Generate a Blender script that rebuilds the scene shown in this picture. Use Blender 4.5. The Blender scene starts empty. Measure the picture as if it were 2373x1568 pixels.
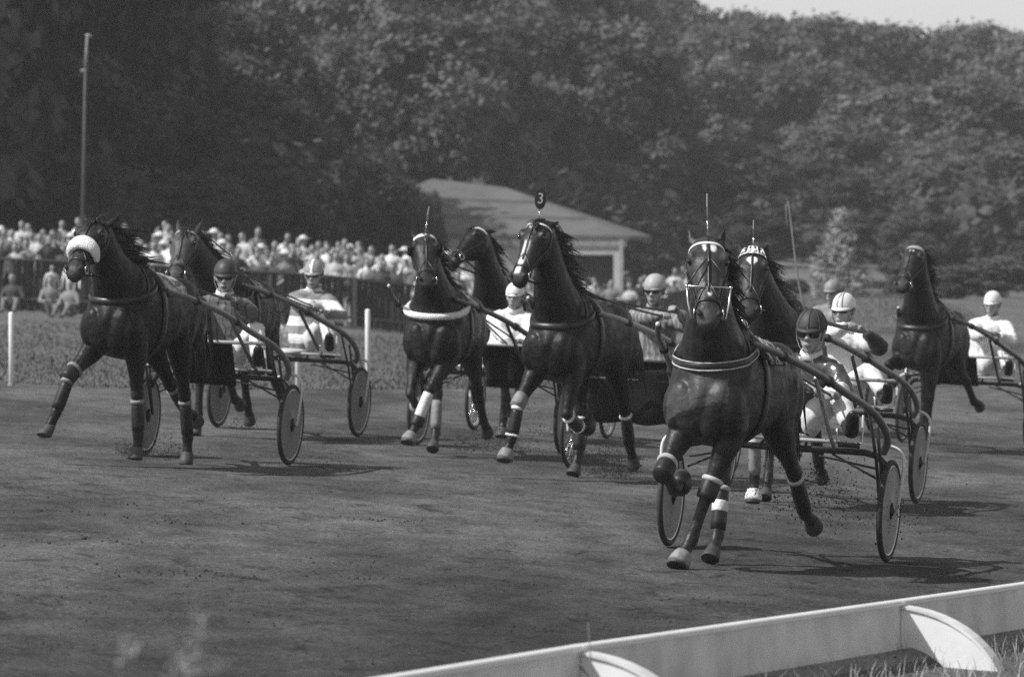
import bpy, math, random
import numpy as np
from mathutils import Vector, Matrix, noise
from mathutils.bvhtree import BVHTree

random.seed(7)
np.random.seed(7)
R = math.radians
scene = bpy.context.scene
COL = scene.collection

# ------------------------------------------------------------------ camera, sky, sun, exposure
CAM_H = 2.03                      # eye height above the track under the lens axis
FPX, CX, YH = 13183.0, 1186.5, 562.0   # 200 mm lens: sight-line measures used to survey the photograph
cam = bpy.data.cameras.new("camera")
cam.lens, cam.sensor_width = 200.0, 36.0
cam.clip_start, cam.clip_end = 0.5, 3000.0
cam.dof.use_dof = True
cam.dof.focus_distance = 38.5
cam.dof.aperture_fstop = 5.6
cam_o = bpy.data.objects.new("camera", cam)
cam_o.location = (0, 0, CAM_H)
cam_o.rotation_euler = (R(90 - 0.965), 0, 0)
COL.objects.link(cam_o)
scene.camera = cam_o

SUN_AZ, SUN_EL = R(24), R(48)     # sun stands to the left, a little on the camera's side
sun_dir = Vector((-math.cos(SUN_AZ) * math.cos(SUN_EL), -math.sin(SUN_AZ) * math.cos(SUN_EL), math.sin(SUN_EL)))
world = bpy.data.worlds.new("World")
scene.world = world
world.use_nodes = True
wn, wl = world.node_tree.nodes, world.node_tree.links
bg = wn["Background"]
sky = wn.new("ShaderNodeTexSky")
sky.sky_type = 'NISHITA'
sky.sun_disc = False
sky.sun_elevation = SUN_EL
sky.sun_rotation = math.atan2(sun_dir.x, sun_dir.y)
sky.dust_density = 1.0
bw = wn.new("ShaderNodeRGBToBW")      # black-and-white film
wl.new(sky.outputs[0], bw.inputs[0])
wl.new(bw.outputs[0], bg.inputs[0])
bg.inputs[1].default_value = 0.15
sun = bpy.data.lights.new("sun", 'SUN')
sun.energy = 4.95
sun.angle = R(0.5)
sun.color = (1, 1, 1)                 # monochrome film
sun_o = bpy.data.objects.new("sun", sun)
sun_o.rotation_euler = sun_dir.to_track_quat('Z', 'Y').to_euler()
sun_o.location = (-20, 10, 40)
COL.objects.link(sun_o)
scene.view_settings.view_transform = 'Standard'
scene.view_settings.look = 'None'
scene.view_settings.exposure = 0.0
scene.view_settings.gamma = 1.0
scene.view_settings.use_curve_mapping = False
scene.cycles.use_denoising = False     # keeps a fine film-like grain
scene.cycles.max_bounces = 6
scene.cycles.volume_bounces = 0
scene.cycles.volume_step_rate = 3.0
scene.cycles.volume_max_steps = 48
scene.cycles.transparent_max_bounces = 8


# ------------------------------------------------------------------ small helpers
def V(*a): return Vector(a)


def lerp(a, b, t): return a + (b - a) * t


def sstep(a, b, x):
    t = min(1.0, max(0.0, (x - a) / (b - a)))
    return t * t * (3 - 2 * t)


def survey(x, y, d):
    """A point of the photograph (2373 px wide measure) at distance d metres -> world."""
    return Vector(((x - CX) * d / FPX, d, CAM_H - (y - YH) * d / FPX))


BANK = 0.058


def ground_z(x, y):
    z = -BANK * 26 * math.tanh(x / 26)
    z += 1.6 * sstep(82, 150, y) * sstep(2.5, 9, x)
    z -= .45 * sstep(92, 140, y) * sstep(-3.5, .5, x)
    z += 2.2 * sstep(160, 300, y)
    return z


def tag(o, label, cat, group=None, kind=None):
    if label: o['label'] = label
    if cat: o['category'] = cat
    if group: o['group'] = group
    if kind: o['kind'] = kind
    return o


def empty(name, M, label, cat, group=None):
    o = bpy.data.objects.new(name, None)
    o.empty_display_size = 0.2
    COL.objects.link(o)
    o.matrix_basis = M
    return tag(o, label, cat, group)


def link(name, me, parent=None):
    o = bpy.data.objects.new(name, me)
    COL.objects.link(o)
    if parent: o.parent = parent
    return o


def copy_tree(o, parent=None):
    c = o.copy()
    COL.objects.link(c)
    if parent: c.parent = parent
    for ch in list(o.children):
        copy_tree(ch, c)
    return c


# ------------------------------------------------------------------ materials (all greys: the photograph is black and white)
_mats = {}


def mat(name, v, rough=0.6, var=0.2, scale=6.0, bump=0.0, bscale=40.0, spec=0.4, metal=0.0, detail=4.0, trans=0.0):
    if name in _mats: return _mats[name]
    m = bpy.data.materials.new(name)
    m.use_nodes = True
    n, l = m.node_tree.nodes, m.node_tree.links
    p = n["Principled BSDF"]
    tc = n.new("ShaderNodeTexCoord")
    if var > 0:
        nz = n.new("ShaderNodeTexNoise")
        nz.inputs["Scale"].default_value = scale
        nz.inputs["Detail"].default_value = detail
        l.new(tc.outputs["Object"], nz.inputs["Vector"])
        mr = n.new("ShaderNodeMapRange")
        mr.inputs[1].default_value, mr.inputs[2].default_value = 0.3, 0.7
        mr.inputs[3].default_value, mr.inputs[4].default_value = v * (1 - var), v * (1 + var)
        l.new(nz.outputs["Fac"], mr.inputs[0])
        l.new(mr.outputs[0], p.inputs["Base Color"])
    else:
        p.inputs["Base Color"].default_value = (v, v, v, 1)
    p.inputs["Roughness"].default_value = rough
    p.inputs["Specular IOR Level"].default_value = spec
    p.inputs["Metallic"].default_value = metal
    if bump > 0:
        nb = n.new("ShaderNodeTexNoise")
        nb.inputs["Scale"].default_value = bscale
        nb.inputs["Detail"].default_value = 3
        l.new(tc.outputs["Object"], nb.inputs["Vector"])
        b = n.new("ShaderNodeBump")
        b.inputs["Strength"].default_value = bump
        b.inputs["Distance"].default_value = 0.02
        l.new(nb.outputs["Fac"], b.inputs["Height"])
        l.new(b.outputs[0], p.inputs["Normal"])
    _mats[name] = m
    return m


def striped(name, v1, v2, freq, axis, duty=0.5, rough=0.6, wob=0.0, bump=0.3, off=0.0):
    """Woven or printed bands across the garment (object space)."""
    if name in _mats: return _mats[name]
    m = mat(name, v1, rough, 0, bump=bump, bscale=25)
    n, l = m.node_tree.nodes, m.node_tree.links
    p = n["Principled BSDF"]
    tc = n.new("ShaderNodeTexCoord")
    nz = n.new("ShaderNodeTexNoise"); nz.inputs["Scale"].default_value = 7
    l.new(tc.outputs["Object"], nz.inputs["Vector"])
    sx = n.new("ShaderNodeSeparateXYZ"); l.new(tc.outputs["Object"], sx.inputs[0])
    mu = n.new("ShaderNodeMath"); mu.operation = 'MULTIPLY_ADD'
    l.new(nz.outputs["Fac"], mu.inputs[0]); mu.inputs[1].default_value = wob
    l.new(sx.outputs[axis], mu.inputs[2])
    f = n.new("ShaderNodeMath"); f.operation = 'MULTIPLY_ADD'; f.inputs[1].default_value = freq; f.inputs[2].default_value = off * freq
    l.new(mu.outputs[0], f.inputs[0])
    fr = n.new("ShaderNodeMath"); fr.operation = 'FRACT'; l.new(f.outputs[0], fr.inputs[0])
    mr = n.new("ShaderNodeMapRange"); mr.clamp = True
    mr.inputs[1].default_value, mr.inputs[2].default_value = duty - .03, duty + .03
    mr.inputs[3].default_value, mr.inputs[4].default_value = v1, v2
    l.new(fr.outputs[0], mr.inputs[0])
    l.new(mr.outputs[0], p.inputs["Base Color"])
    return m


def blotched(name, v1, v2, scale, rough=0.7):
    """Printed cloth: irregular light and dark figures."""
    if name in _mats: return _mats[name]
    m = mat(name, v1, rough, 0, bump=0.3, bscale=30)
    n, l = m.node_tree.nodes, m.node_tree.links
    tc = n.new("ShaderNodeTexCoord")
    vz = n.new("ShaderNodeTexNoise"); vz.inputs["Scale"].default_value = scale; vz.inputs["Detail"].default_value = 1.5
    vz.inputs["Distortion"].default_value = 1.2
    l.new(tc.outputs["Object"], vz.inputs["Vector"])
    mr = n.new("ShaderNodeMapRange"); mr.clamp = True
    mr.inputs[1].default_value, mr.inputs[2].default_value = .47, .53
    mr.inputs[3].default_value, mr.inputs[4].default_value = v1, v2
    l.new(vz.outputs["Fac"], mr.inputs[0])
    l.new(mr.outputs[0], n["Principled BSDF"].inputs["Base Color"])
    return m


def coat(name, v, rough=0.4, dapple=0.4):
    """Horse hide: the 'mark' attribute carries white face markings, 'tone' the paler or darker points of the coat."""
    if name in _mats: return _mats[name]
    m = mat(name, v, rough, 0, spec=0.30)
    n, l = m.node_tree.nodes, m.node_tree.links
    p = n["Principled BSDF"]
    tc = n.new("ShaderNodeTexCoord")
    nz = n.new("ShaderNodeTexNoise"); nz.inputs["Scale"].default_value = 9; nz.inputs["Detail"].default_value = 5
    l.new(tc.outputs["Object"], nz.inputs["Vector"])
    mr = n.new("ShaderNodeMapRange")
    mr.inputs[1].default_value, mr.inputs[2].default_value = .3, .7
    mr.inputs[3].default_value, mr.inputs[4].default_value = v * (1 - dapple), v * (1 + dapple)
    l.new(nz.outputs["Fac"], mr.inputs[0])
    at = n.new("ShaderNodeAttribute"); at.attribute_name = "tone"
    ml = n.new("ShaderNodeMath"); ml.operation = 'MULTIPLY'
    l.new(mr.outputs[0], ml.inputs[0]); l.new(at.outputs["Fac"], ml.inputs[1])
    am = n.new("ShaderNodeAttribute"); am.attribute_name = "mark"
    mx = n.new("ShaderNodeMix"); mx.data_type = 'FLOAT'
    l.new(am.outputs["Fac"], mx.inputs[0]); l.new(ml.outputs[0], mx.inputs[2]); mx.inputs[3].default_value = 0.72
    l.new(mx.outputs[0], p.inputs["Base Color"])
    nb = n.new("ShaderNodeTexNoise"); nb.inputs["Scale"].default_value = 15; nb.inputs["Detail"].default_value = 6
    l.new(tc.outputs["Object"], nb.inputs["Vector"])
    b = n.new("ShaderNodeBump"); b.inputs["Strength"].default_value = .42; b.inputs["Distance"].default_value = .03
    l.new(nb.outputs["Fac"], b.inputs["Height"]); l.new(b.outputs[0], p.inputs["Normal"])
    mr2 = n.new("ShaderNodeMapRange")
    mr2.inputs[1].default_value, mr2.inputs[2].default_value = .3, .7
    mr2.inputs[3].default_value, mr2.inputs[4].default_value = rough + .01, rough + .2
    l.new(nz.outputs["Fac"], mr2.inputs[0]); l.new(mr2.outputs[0], p.inputs["Roughness"])
    return m


LEATHER = mat("black_leather", .018, .38, .3, 12, spec=.5)
WHITE_STRAP = mat("white_strap", .75, .5, .1)
METAL = mat("bright_steel", .75, .22, .1, metal=1.0)
FLEECE = mat("white_fleece", .84, .95, .12, 40, bump=.9, bscale=90, spec=.1)
BLACK = mat("black_matt", .012, .7, .2)
HOOF = mat("hoof_horn", .055, .6, .4, 20)
SOLE = mat("hoof_sole", .03, .8, .3, 20)
BOOT_BLACK = mat("black_leg_boot", .016, .5, .3, 20)
BOOT_GREY = mat("grey_leg_boot", .22, .6, .3, 20)
BOOT_WHITE = mat("white_leg_boot", .68, .7, .2, 20, bump=.3)
EYE = mat("wet_eye", .006, .05, 0, spec=.8)
SKIN = mat("skin", .30, .5, .2, 14, spec=.35)
LIP = mat("lips", .08, .5, .1)
LENS = mat("dark_lens", .006, .12, 0, spec=.6)
HAIR = mat("dark_hair", .03, .5, .3, 30)
TYRE = mat("tyre_rubber", .03, .7, .4, 10)
RIM = mat("alloy_rim", .55, .35, .15, metal=.8)
APRON = mat("black_apron", .012, .6, .3, 5, bump=.2, bscale=8)


# ------------------------------------------------------------------ mesh builder
class MB:
    def __init__(self):
        self.v, self.f, self.m = [], [], []

    def quad_strip(self, rings, closed=True, mat_i=0):
        """rings: list of equal-length lists of Vectors, stitched; ends left open."""
        base = len(self.v)
        n = len(rings[0])
        for r in rings: self.v.extend(r)
        for i in range(len(rings) - 1):
            for j in range(n if closed else n - 1):
                k = (j + 1) % n
                self.f.append((base + i * n + j, base + i * n + k, base + (i + 1) * n + k, base + (i + 1) * n + j))
                self.m.append(mat_i)
        return base

    def loft(self, pts, rad, side=(0, 1, 0), n=12, mat_i=0, cap=0.55, power=2.0):
        pts = [Vector(p) for p in pts]
        rings = []
        S0 = Vector(side)
        for i, p in enumerate(pts):
            T = (pts[min(i + 1, len(pts) - 1)] - pts[max(i - 1, 0)])
            if T.length < 1e-7: T = Vector((0, 0, 1))
            T.normalize()
            S = S0 - S0.dot(T) * T
            if S.length < 0.05:
                S = T.orthogonal()
            S.normalize()
            N = T.cross(S)
            r = rad[i] if hasattr(rad, '__len__') else rad
            a, b = r if hasattr(r, '__len__') else (r, r)
            ring = []
            for j in range(n):
                th = 2 * math.pi * j / n
                c, s = math.cos(th), math.sin(th)
                if power != 2.0:
                    c = math.copysign(abs(c) ** (2 / power), c); s = math.copysign(abs(s) ** (2 / power), s)
                ring.append(p + S * (a * c) + N * (b * s))
            rings.append(ring)
        base = self.quad_strip(rings, True, mat_i)
        if cap is not None:
            for e, (i0, i1) in enumerate(((0, 1), (len(pts) - 1, len(pts) - 2))):
                r = rad[i0] if hasattr(rad, '__len__') else rad
                rm = min(r) if hasattr(r, '__len__') else r
                d = pts[i0] - pts[i1]
                if d.length > 1e-7: d.normalize()
                self.v.append(pts[i0] + d * rm * cap)
                pole = len(self.v) - 1
                b0 = base + i0 * n
                for j in range(n):
                    k = (j + 1) % n
                    self.f.append((b0 + j, b0 + k, pole) if e else (b0 + k, b0 + j, pole))
                    self.m.append(mat_i)

    def ell(self, c, r, M=None, nu=12, nv=8, mat_i=0):
        c = Vector(c)
        rr = r if hasattr(r, '__len__') else (r, r, r)
        rings = []
        for i in range(1, nv):
            ph = math.pi * i / nv
            ring = []
            for j in range(nu):
                th = 2 * math.pi * j / nu
                q = Vector((rr[0] * math.sin(ph) * math.cos(th), rr[1] * math.sin(ph) * math.sin(th), rr[2] * math.cos(ph)))
                ring.append(c + (M @ q if M else q))
            rings.append(ring)
        base = self.quad_strip(rings, True, mat_i)
        top = c + (M @ Vector((0, 0, rr[2])) if M else Vector((0, 0, rr[2])))
        bot = c - (top - c)
        self.v += [top, bot]
        t, b = len(self.v) - 2, len(self.v) - 1
        last = base + (nv - 2) * nu
        for j in range(nu):
            k = (j + 1) % nu
            self.f.append((base + k, base + j, t)); self.m.append(mat_i)
            self.f.append((last + j, last + k, b)); self.m.append(mat_i)

    def box(self, c, d, M=None, mat_i=0):
        c = Vector(c)
        b = len(self.v)
        for sx in (-1, 1):
            for sy in (-1, 1):
                for sz in (-1, 1):
                    q = Vector((sx * d[0] / 2, sy * d[1] / 2, sz * d[2] / 2))
                    self.v.append(c + (M @ q if M else q))
        for q in ((0, 1, 3, 2), (4, 6, 7, 5), (0, 4, 5, 1), (2, 3, 7, 6), (0, 2, 6, 4), (1, 5, 7, 3)):
            self.f.append(tuple(b + i for i in q)); self.m.append(mat_i)

    def torus(self, c, axis, Rr, r, n=40, k=8, mat_i=0, flat=1.0):
        c, ax = Vector(c), Vector(axis).normalized()
        u = ax.orthogonal().normalized(); w = ax.cross(u)
        rings = []
        for i in range(n + 1):
            th = 2 * math.pi * i / n
            d = u * math.cos(th) + w * math.sin(th)
            rings.append([c + d * (Rr + r * math.cos(2 * math.pi * j / k)) + ax * (r * flat * math.sin(2 * math.pi * j / k)) for j in range(k)])
        self.quad_strip(rings, True, mat_i)

    def ribbon(self, pts, nrm, w, th, mat_i=0, closed=False):
        """A strap lying on a surface: pts on the surface, nrm outward; w wide, th thick."""
        n = len(pts)
        rings = []
        for i in range(n):
            if closed: T = pts[(i + 1) % n] - pts[(i - 1) % n]
            else: T = pts[min(i + 1, n - 1)] - pts[max(i - 1, 0)]
            T.normalize()
            N = nrm[i] - nrm[i].dot(T) * T
            if N.length < 1e-5: N = T.orthogonal()
            N.normalize()
            B = T.cross(N)
            wi = w[i] if hasattr(w, '__len__') else w
            p = pts[i]
            rings.append([p - B * wi / 2, p - B * wi / 2 + N * th * .7, p + N * th, p + B * wi / 2 + N * th * .7, p + B * wi / 2])
        if closed: rings.append(rings[0])
        base = self.quad_strip(rings, True, mat_i)
        if not closed:
            for i in (0, n - 1):
                self.f.append(tuple(base + i * 5 + j for j in range(5))); self.m.append(mat_i)

    def mesh(self, name, mats=(), smooth=True):
        me = bpy.data.meshes.new(name)
        me.from_pydata([tuple(v) for v in self.v], [], self.f)
        for m in mats: me.materials.append(m)
        if len(mats) > 1:
            me.polygons.foreach_set("material_index", self.m)
        if smooth:
            me.polygons.foreach_set("use_smooth", [True] * len(me.polygons))
        me.update()
        return me

    def build(self, name, mats, parent=None, smooth=True):
        if not isinstance(mats, (list, tuple)): mats = [mats]
        me = self.mesh(name, mats, smooth)
        o = link(name, me, parent)
        return o


def fuse(mb, voxel, it=4, fac=0.5):
    """Grow one continuous skin over overlapping volumes."""
    me = mb.mesh("tmp", smooth=False)
    ob = bpy.data.objects.new("tmp", me)
    COL.objects.link(ob)
    md = ob.modifiers.new("fuse", 'REMESH')
    md.mode = 'VOXEL'; md.voxel_size = voxel; md.use_smooth_shade = True
    if it:
        sm = ob.modifiers.new("relax", 'SMOOTH'); sm.factor = fac; sm.iterations = it
    dg = bpy.context.evaluated_depsgraph_get()
    out = bpy.data.meshes.new_from_object(ob.evaluated_get(dg))
    bpy.data.objects.remove(ob); bpy.data.meshes.remove(me)
    out.polygons.foreach_set("use_smooth", [True] * len(out.polygons))
    return out


def coords(me):
    a = np.empty(len(me.vertices) * 3, dtype=np.float32)
    me.vertices.foreach_get("co", a)
    return a.reshape(-1, 3)


def wrinkle(me, amp, sc, stretch=(1, 1, 1), seed=0):
    """Cloth folds: push the skin along its normals by a ridged noise."""
    off = Vector((seed * 3.7, seed * 1.3, seed * 2.1))
    for v in me.vertices:
        p = Vector((v.co.x * stretch[0], v.co.y * stretch[1], v.co.z * stretch[2])) * sc + off
        h = noise.noise(p) * .7 + (1 - 2 * abs(noise.noise(p * 1.9))) * .5
        v.co += v.normal * (h * amp)
    me.update()


def bvh_of(me):
    return BVHTree.FromPolygons([v.co.copy() for v in me.vertices], [tuple(p.vertices) for p in me.polygons])


def text_mesh(ch, size, depth, name):
    cu = bpy.data.curves.new(name, 'FONT')
    cu.body = ch; cu.size = size; cu.extrude = depth; cu.align_x = 'CENTER'; cu.align_y = 'CENTER'
    ob = bpy.data.objects.new(name, cu)
    COL.objects.link(ob)
    dg = bpy.context.evaluated_depsgraph_get()
    me = bpy.data.meshes.new_from_object(ob.evaluated_get(dg))
    bpy.data.objects.remove(ob); bpy.data.curves.remove(cu)
    return me


# ------------------------------------------------------------------ ground
RAIL_P, RAIL_D = V(.28, 24.06, 0), V(2.78 - .28, 30.9 - 24.06, 0).normalized()   # line of the low inner rail
RAIL_N = V(RAIL_D.y, -RAIL_D.x, 0)                                              # towards the inner field


def ground_material(name, kind):
    m = bpy.data.materials.new(name); m.use_nodes = True
    n, l = m.node_tree.nodes, m.node_tree.links
    p = n["Principled BSDF"]; p.inputs["Roughness"].default_value = .95; p.inputs["Specular IOR Level"].default_value = .12
    tc = n.new("ShaderNodeTexCoord")
    def nz(scale, detail, sx=1, sy=1, rough=.55, dist=0):
        mp = n.new("ShaderNodeMapping"); mp.inputs["Scale"].default_value = (sx, sy, 1)
        mp.inputs["Rotation"].default_value = (0, 0, R(18))
        l.new(tc.outputs["Object"], mp.inputs[0])
        t = n.new("ShaderNodeTexNoise"); t.inputs["Scale"].default_value = scale; t.inputs["Detail"].default_value = detail
        t.inputs["Roughness"].default_value = rough; t.inputs["Distortion"].default_value = dist
        l.new(mp.outputs[0], t.inputs["Vector"]); return t.outputs["Fac"]
    def rng(x, a, b, c, d):
        r = n.new("ShaderNodeMapRange"); r.clamp = True
        for k, q in enumerate((a, b, c, d)): r.inputs[k + 1].default_value = q
        l.new(x, r.inputs[0]); return r.outputs[0]
    def mth(op, a, b):
        q = n.new("ShaderNodeMath"); q.operation = op
        for k, x in enumerate((a, b)):
            if hasattr(x, 'links') or hasattr(x, 'node'): l.new(x, q.inputs[k])
            else: q.inputs[k].default_value = x
        return q.outputs[0]
    if kind == 'track':     # rolled cinders: damp and dry patches, wheel-worn streaks, fine grit
        damp = rng(nz(.55, 6, 1.0, .30, .6, .4), .38, .62, .62, 1.25)
        patch = rng(nz(2.6, 5, 1.0, .5, .62), .36, .66, .72, 1.2)
        grit = rng(nz(26, 6, 1, 1, .75), .34, .66, .45, 1.55)
        dark = rng(nz(3.2, 7, 1.0, .45, .72, .6), .55, .64, 1.0, .50)
        v = mth('MULTIPLY', mth('MULTIPLY', mth('MULTIPLY', damp, patch), mth('MULTIPLY', grit, dark)), .136)
        sx = n.new("ShaderNodeSeparateXYZ"); l.new(tc.outputs["Object"], sx.inputs[0])      # darker strip that follows the inner rail
        o_ = mth('ADD', mth('MULTIPLY', sx.outputs[0], -RAIL_N.x), mth('MULTIPLY', sx.outputs[1], -RAIL_N.y))
        o_ = mth('ADD', mth('ADD', o_, RAIL_P.dot(RAIL_N)), mth('MULTIPLY', nz(.5, 5, 1, .35, .6, .5), 6.0))
        v = mth('MULTIPLY', v, rng(o_, 4.6, 8.6, .50, 1.0))
        bs, bd, bst = 24, .06, .9
    else:
        a = rng(nz(.30, 5, 1, .35, .6), .35, .65, .8, 1.25)
        b_ = rng(nz(9, 5), .3, .7, .6, 1.4)
        v = mth('MULTIPLY', mth('MULTIPLY', a, b_), .135 if kind == 'field' else .15)
        bs, bd, bst = 30, .05, .8
    l.new(v, p.inputs["Base Color"])
    h = nz(bs, 5, 1, 1, .7)
    b = n.new("ShaderNodeBump"); b.inputs["Strength"].default_value = bst; b.inputs["Distance"].default_value = bd
    l.new(h, b.inputs["Height"]); l.new(b.outputs[0], p.inputs["Normal"])
    return m


def outer_edge(x):      # where the track ends and the far grass begins
    x = max(-14, min(8, x))
    return 68.5 + .4 * (x + 6) + .26 * max(0, x + 6) ** 2 + .35 * math.sin(x * 1.7) + .2 * math.sin(x * 4.1)


def sheet(name, us, vs, fn, m):
    verts = [fn(u, v) for v in vs for u in us]
    nu = len(us)
    faces = [(j * nu + i, j * nu + i + 1, (j + 1) * nu + i + 1, (j + 1) * nu + i) for j in range(len(vs) - 1) for i in range(nu - 1)]
    me = bpy.data.meshes.new(name)
    me.from_pydata(verts, [], faces); me.materials.append(m)
    me.polygons.foreach_set("use_smooth", [True] * len(faces)); me.update()
    return tag(link(name, me), None, None, None, 'structure')


FIELD = ground_material("field_grass", 'field')
ys = [-40, -10, 5, 15, 20] + [20 + 3 * i for i in range(1, 60)] + [210, 230, 260, 300, 350, 420, 520, 700, 1000, 1600]
xs = [-900, -500, -300, -200, -140, -100, -70, -50, -40] + [-34 + 2 * i for i in range(35)] + [40, 50, 70, 100, 140, 200, 300, 500, 900]
sheet("ground", xs, ys, lambda x, y: (x, y, ground_z(x, y) - .02), FIELD)


def track_pt(x, y):
    z = ground_z(x, y)
    q = V(x, y * .55, 0)
    h = noise.fractal(q * 1.1, 1.0, 2.0, 3) * .012
    r = noise.noise(V(x * 3.1, y * 1.5, 4.0))
    h += max(0, r - .25) * .045 + noise.noise(V(x * 9, y * 5, 9.0)) * .006
    d = (V(x, y, 0) - RAIL_P).dot(RAIL_N)
    return (x, y, z + h * min(1, max(.15, (62 - y) / 20)) - .0)


def track_row(u, v):      # u across, v from the rail outwards
    x = u
    y0 = 17.0
    y1 = outer_edge(x)
    return track_pt(x, lerp(y0, y1, v))


tx = [-60, -40, -28, -20, -15, -12, -10] + [-8.5 + .10 * i for i in range(171)] + [9.4, 11, 13, 16, 20, 26, 36, 50]
tv = [0.0, .06] + [.09 + .91 * i / 330 for i in range(331)]
sheet("track", tx, tv, track_row, ground_material("cinder_track", 'track'))
# the grass of the inner field, on this side of the rail
INNER = ground_material("inner_grass", 'inner')
sheet("inner_field", [-18 + i * .5 for i in range(110)], [.04 + .22 * i for i in range(40)] + [12, 20, 30],
      lambda a, o: (lambda q: (q.x, q.y, ground_z(q.x, q.y) + .03 + .02 * noise.noise(q * 1.5)))(RAIL_P + RAIL_D * a + RAIL_N * o), INNER)


def blades(name, pts, hmin, hmax, m, lean=.5, w=.006, seed=1, label=None, cat=None):
    rnd = random.Random(seed)
    verts, faces = [], []
    for (x, y, z) in pts:
        h = rnd.uniform(hmin, hmax); a = rnd.uniform(0, 6.283); ln = rnd.uniform(.1, lean) * h
        dx, dy = math.cos(a) * ln, math.sin(a) * ln
        px, py = math.cos(a + 1.57) * w, math.sin(a + 1.57) * w
        b = len(verts)
        verts += [(x - px, y - py, z), (x + px, y + py, z), (x + dx * .4 - px * .8, y + dy * .4 - py * .8, z + h * .6), (x + dx * .4 + px * .8, y + dy * .4 + py * .8, z + h * .6), (x + dx, y + dy, z + h * .97)]
        faces += [(b, b + 1, b + 3, b + 2), (b + 2, b + 3, b + 4)]
    me = bpy.data.meshes.new(name); me.from_pydata(verts, [], faces); me.materials.append(m); me.update()
    return tag(link(name, me), label, cat, None, 'stuff')


rg = random.Random(5)
DRY = mat("dry_grass", .34, .7, .45, 3)
GREEN = mat("green_grass", .10, .8, .25, .6, spec=.1)
pts = []
for _ in range(6500):
    a, o = rg.uniform(-3, 9), .05 + 2.6 * rg.random() ** 1.3
    q = RAIL_P + RAIL_D * a + RAIL_N * o
    if noise.noise(q * 1.3) + rg.random() * .8 > .15: pts.append((q.x, q.y, ground_z(q.x, q.y) + .02))
blades("grass", pts, .04, .15, DRY, 1.3, .0020, 3, "long dry grass growing along the inner side of the low rail", "grass")
pts = []
for _ in range(42000):
    x = rg.uniform(-9.5, 11); y = outer_edge(x) + (-.7 + 44 * rg.random() ** 1.4)
    pts.append((x, y, ground_z(x, y) - .02))
blades("grass", pts, .025, .065, GREEN, 1.0, .009, 4, "short mown grass between the track and the spectators", "grass")
# clods and crumbs lying on the track
STONE = mat("dark_clod", .035, .9, .4, 20)


def clods(name, spots, m, seed, label, cat):
    rnd = random.Random(seed)
    O = [V(1, 0, 0), V(-1, 0, 0), V(0, 1, 0), V(0, -1, 0), V(0, 0, 1), V(0, 0, -1)]
    T = [(0, 2, 4), (2, 1, 4), (1, 3, 4), (3, 0, 4), (2, 0, 5), (1, 2, 5), (3, 1, 5), (0, 3, 5)]
    verts, faces = [], []
    for x, y, z, r in spots:
        Rm = Matrix.Rotation(rnd.uniform(0, 6.28), 3, 'Z') @ Matrix.Rotation(rnd.uniform(0, 6.28), 3, 'X')
        b = len(verts)
        for o in O:
            q = Rm @ (o * r * rnd.uniform(.6, 1.3)); verts.append((x + q.x, y + q.y, z + q.z))
        faces += [tuple(b + i for i in t) for t in T]
    me = bpy.data.meshes.new(name); me.from_pydata(verts, [], faces); me.materials.append(m); me.update()
    return tag(link(name, me), label, cat, None, 'stuff')


sp = []
for _ in range(3600):
    y = 25 + 24 * rg.random() ** 1.25; x = rg.uniform(-.105, .105) * y
    if noise.noise(V(x * .9, y * .35, 2)) + rg.uniform(-.5, .5) < 0: continue
    if (V(x, y, 0) - RAIL_P).dot(RAIL_N) > -.2: continue
    r = .0025 + .006 * rg.random() ** 3
    sp.append((x, y, track_pt(x, y)[2] + r * .3, r))
for _ in range(20):       # larger lumps cut up by hooves, in strings
    y = rg.uniform(27, 44); x = rg.uniform(-.09, .09) * y
    if (V(x, y, 0) - RAIL_P).dot(RAIL_N) > -.3: continue
    for k in range(rg.randint(10, 40)):
        r = .004 + .009 * rg.random() ** 2
        xx, yy = x + rg.gauss(0, .22), y + rg.gauss(0, .20)
        sp.append((xx, yy, track_pt(xx, yy)[2] + r * .4, r))
clods("dirt_clods", sp, STONE, 8, "dark clods and crumbs scattered over the cinder track", "dirt")

# ------------------------------------------------------------------ low inner rail
RAIL_MAT = mat("rail_paint", .66, .45, .22, 3.5, bump=.08, bscale=14, detail=8)
RAIL_TOP = mat("rail_top_paint", .80, .4, .06, 6)


def rail_pt(a, o, z):
    q = RAIL_P + RAIL_D * a + RAIL_N * (o + .034 * max(0, -a))
    return V(q.x, q.y, CAM_H - (1.706 + BANK * q.x) + z)     # z measured from the top edge


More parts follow.
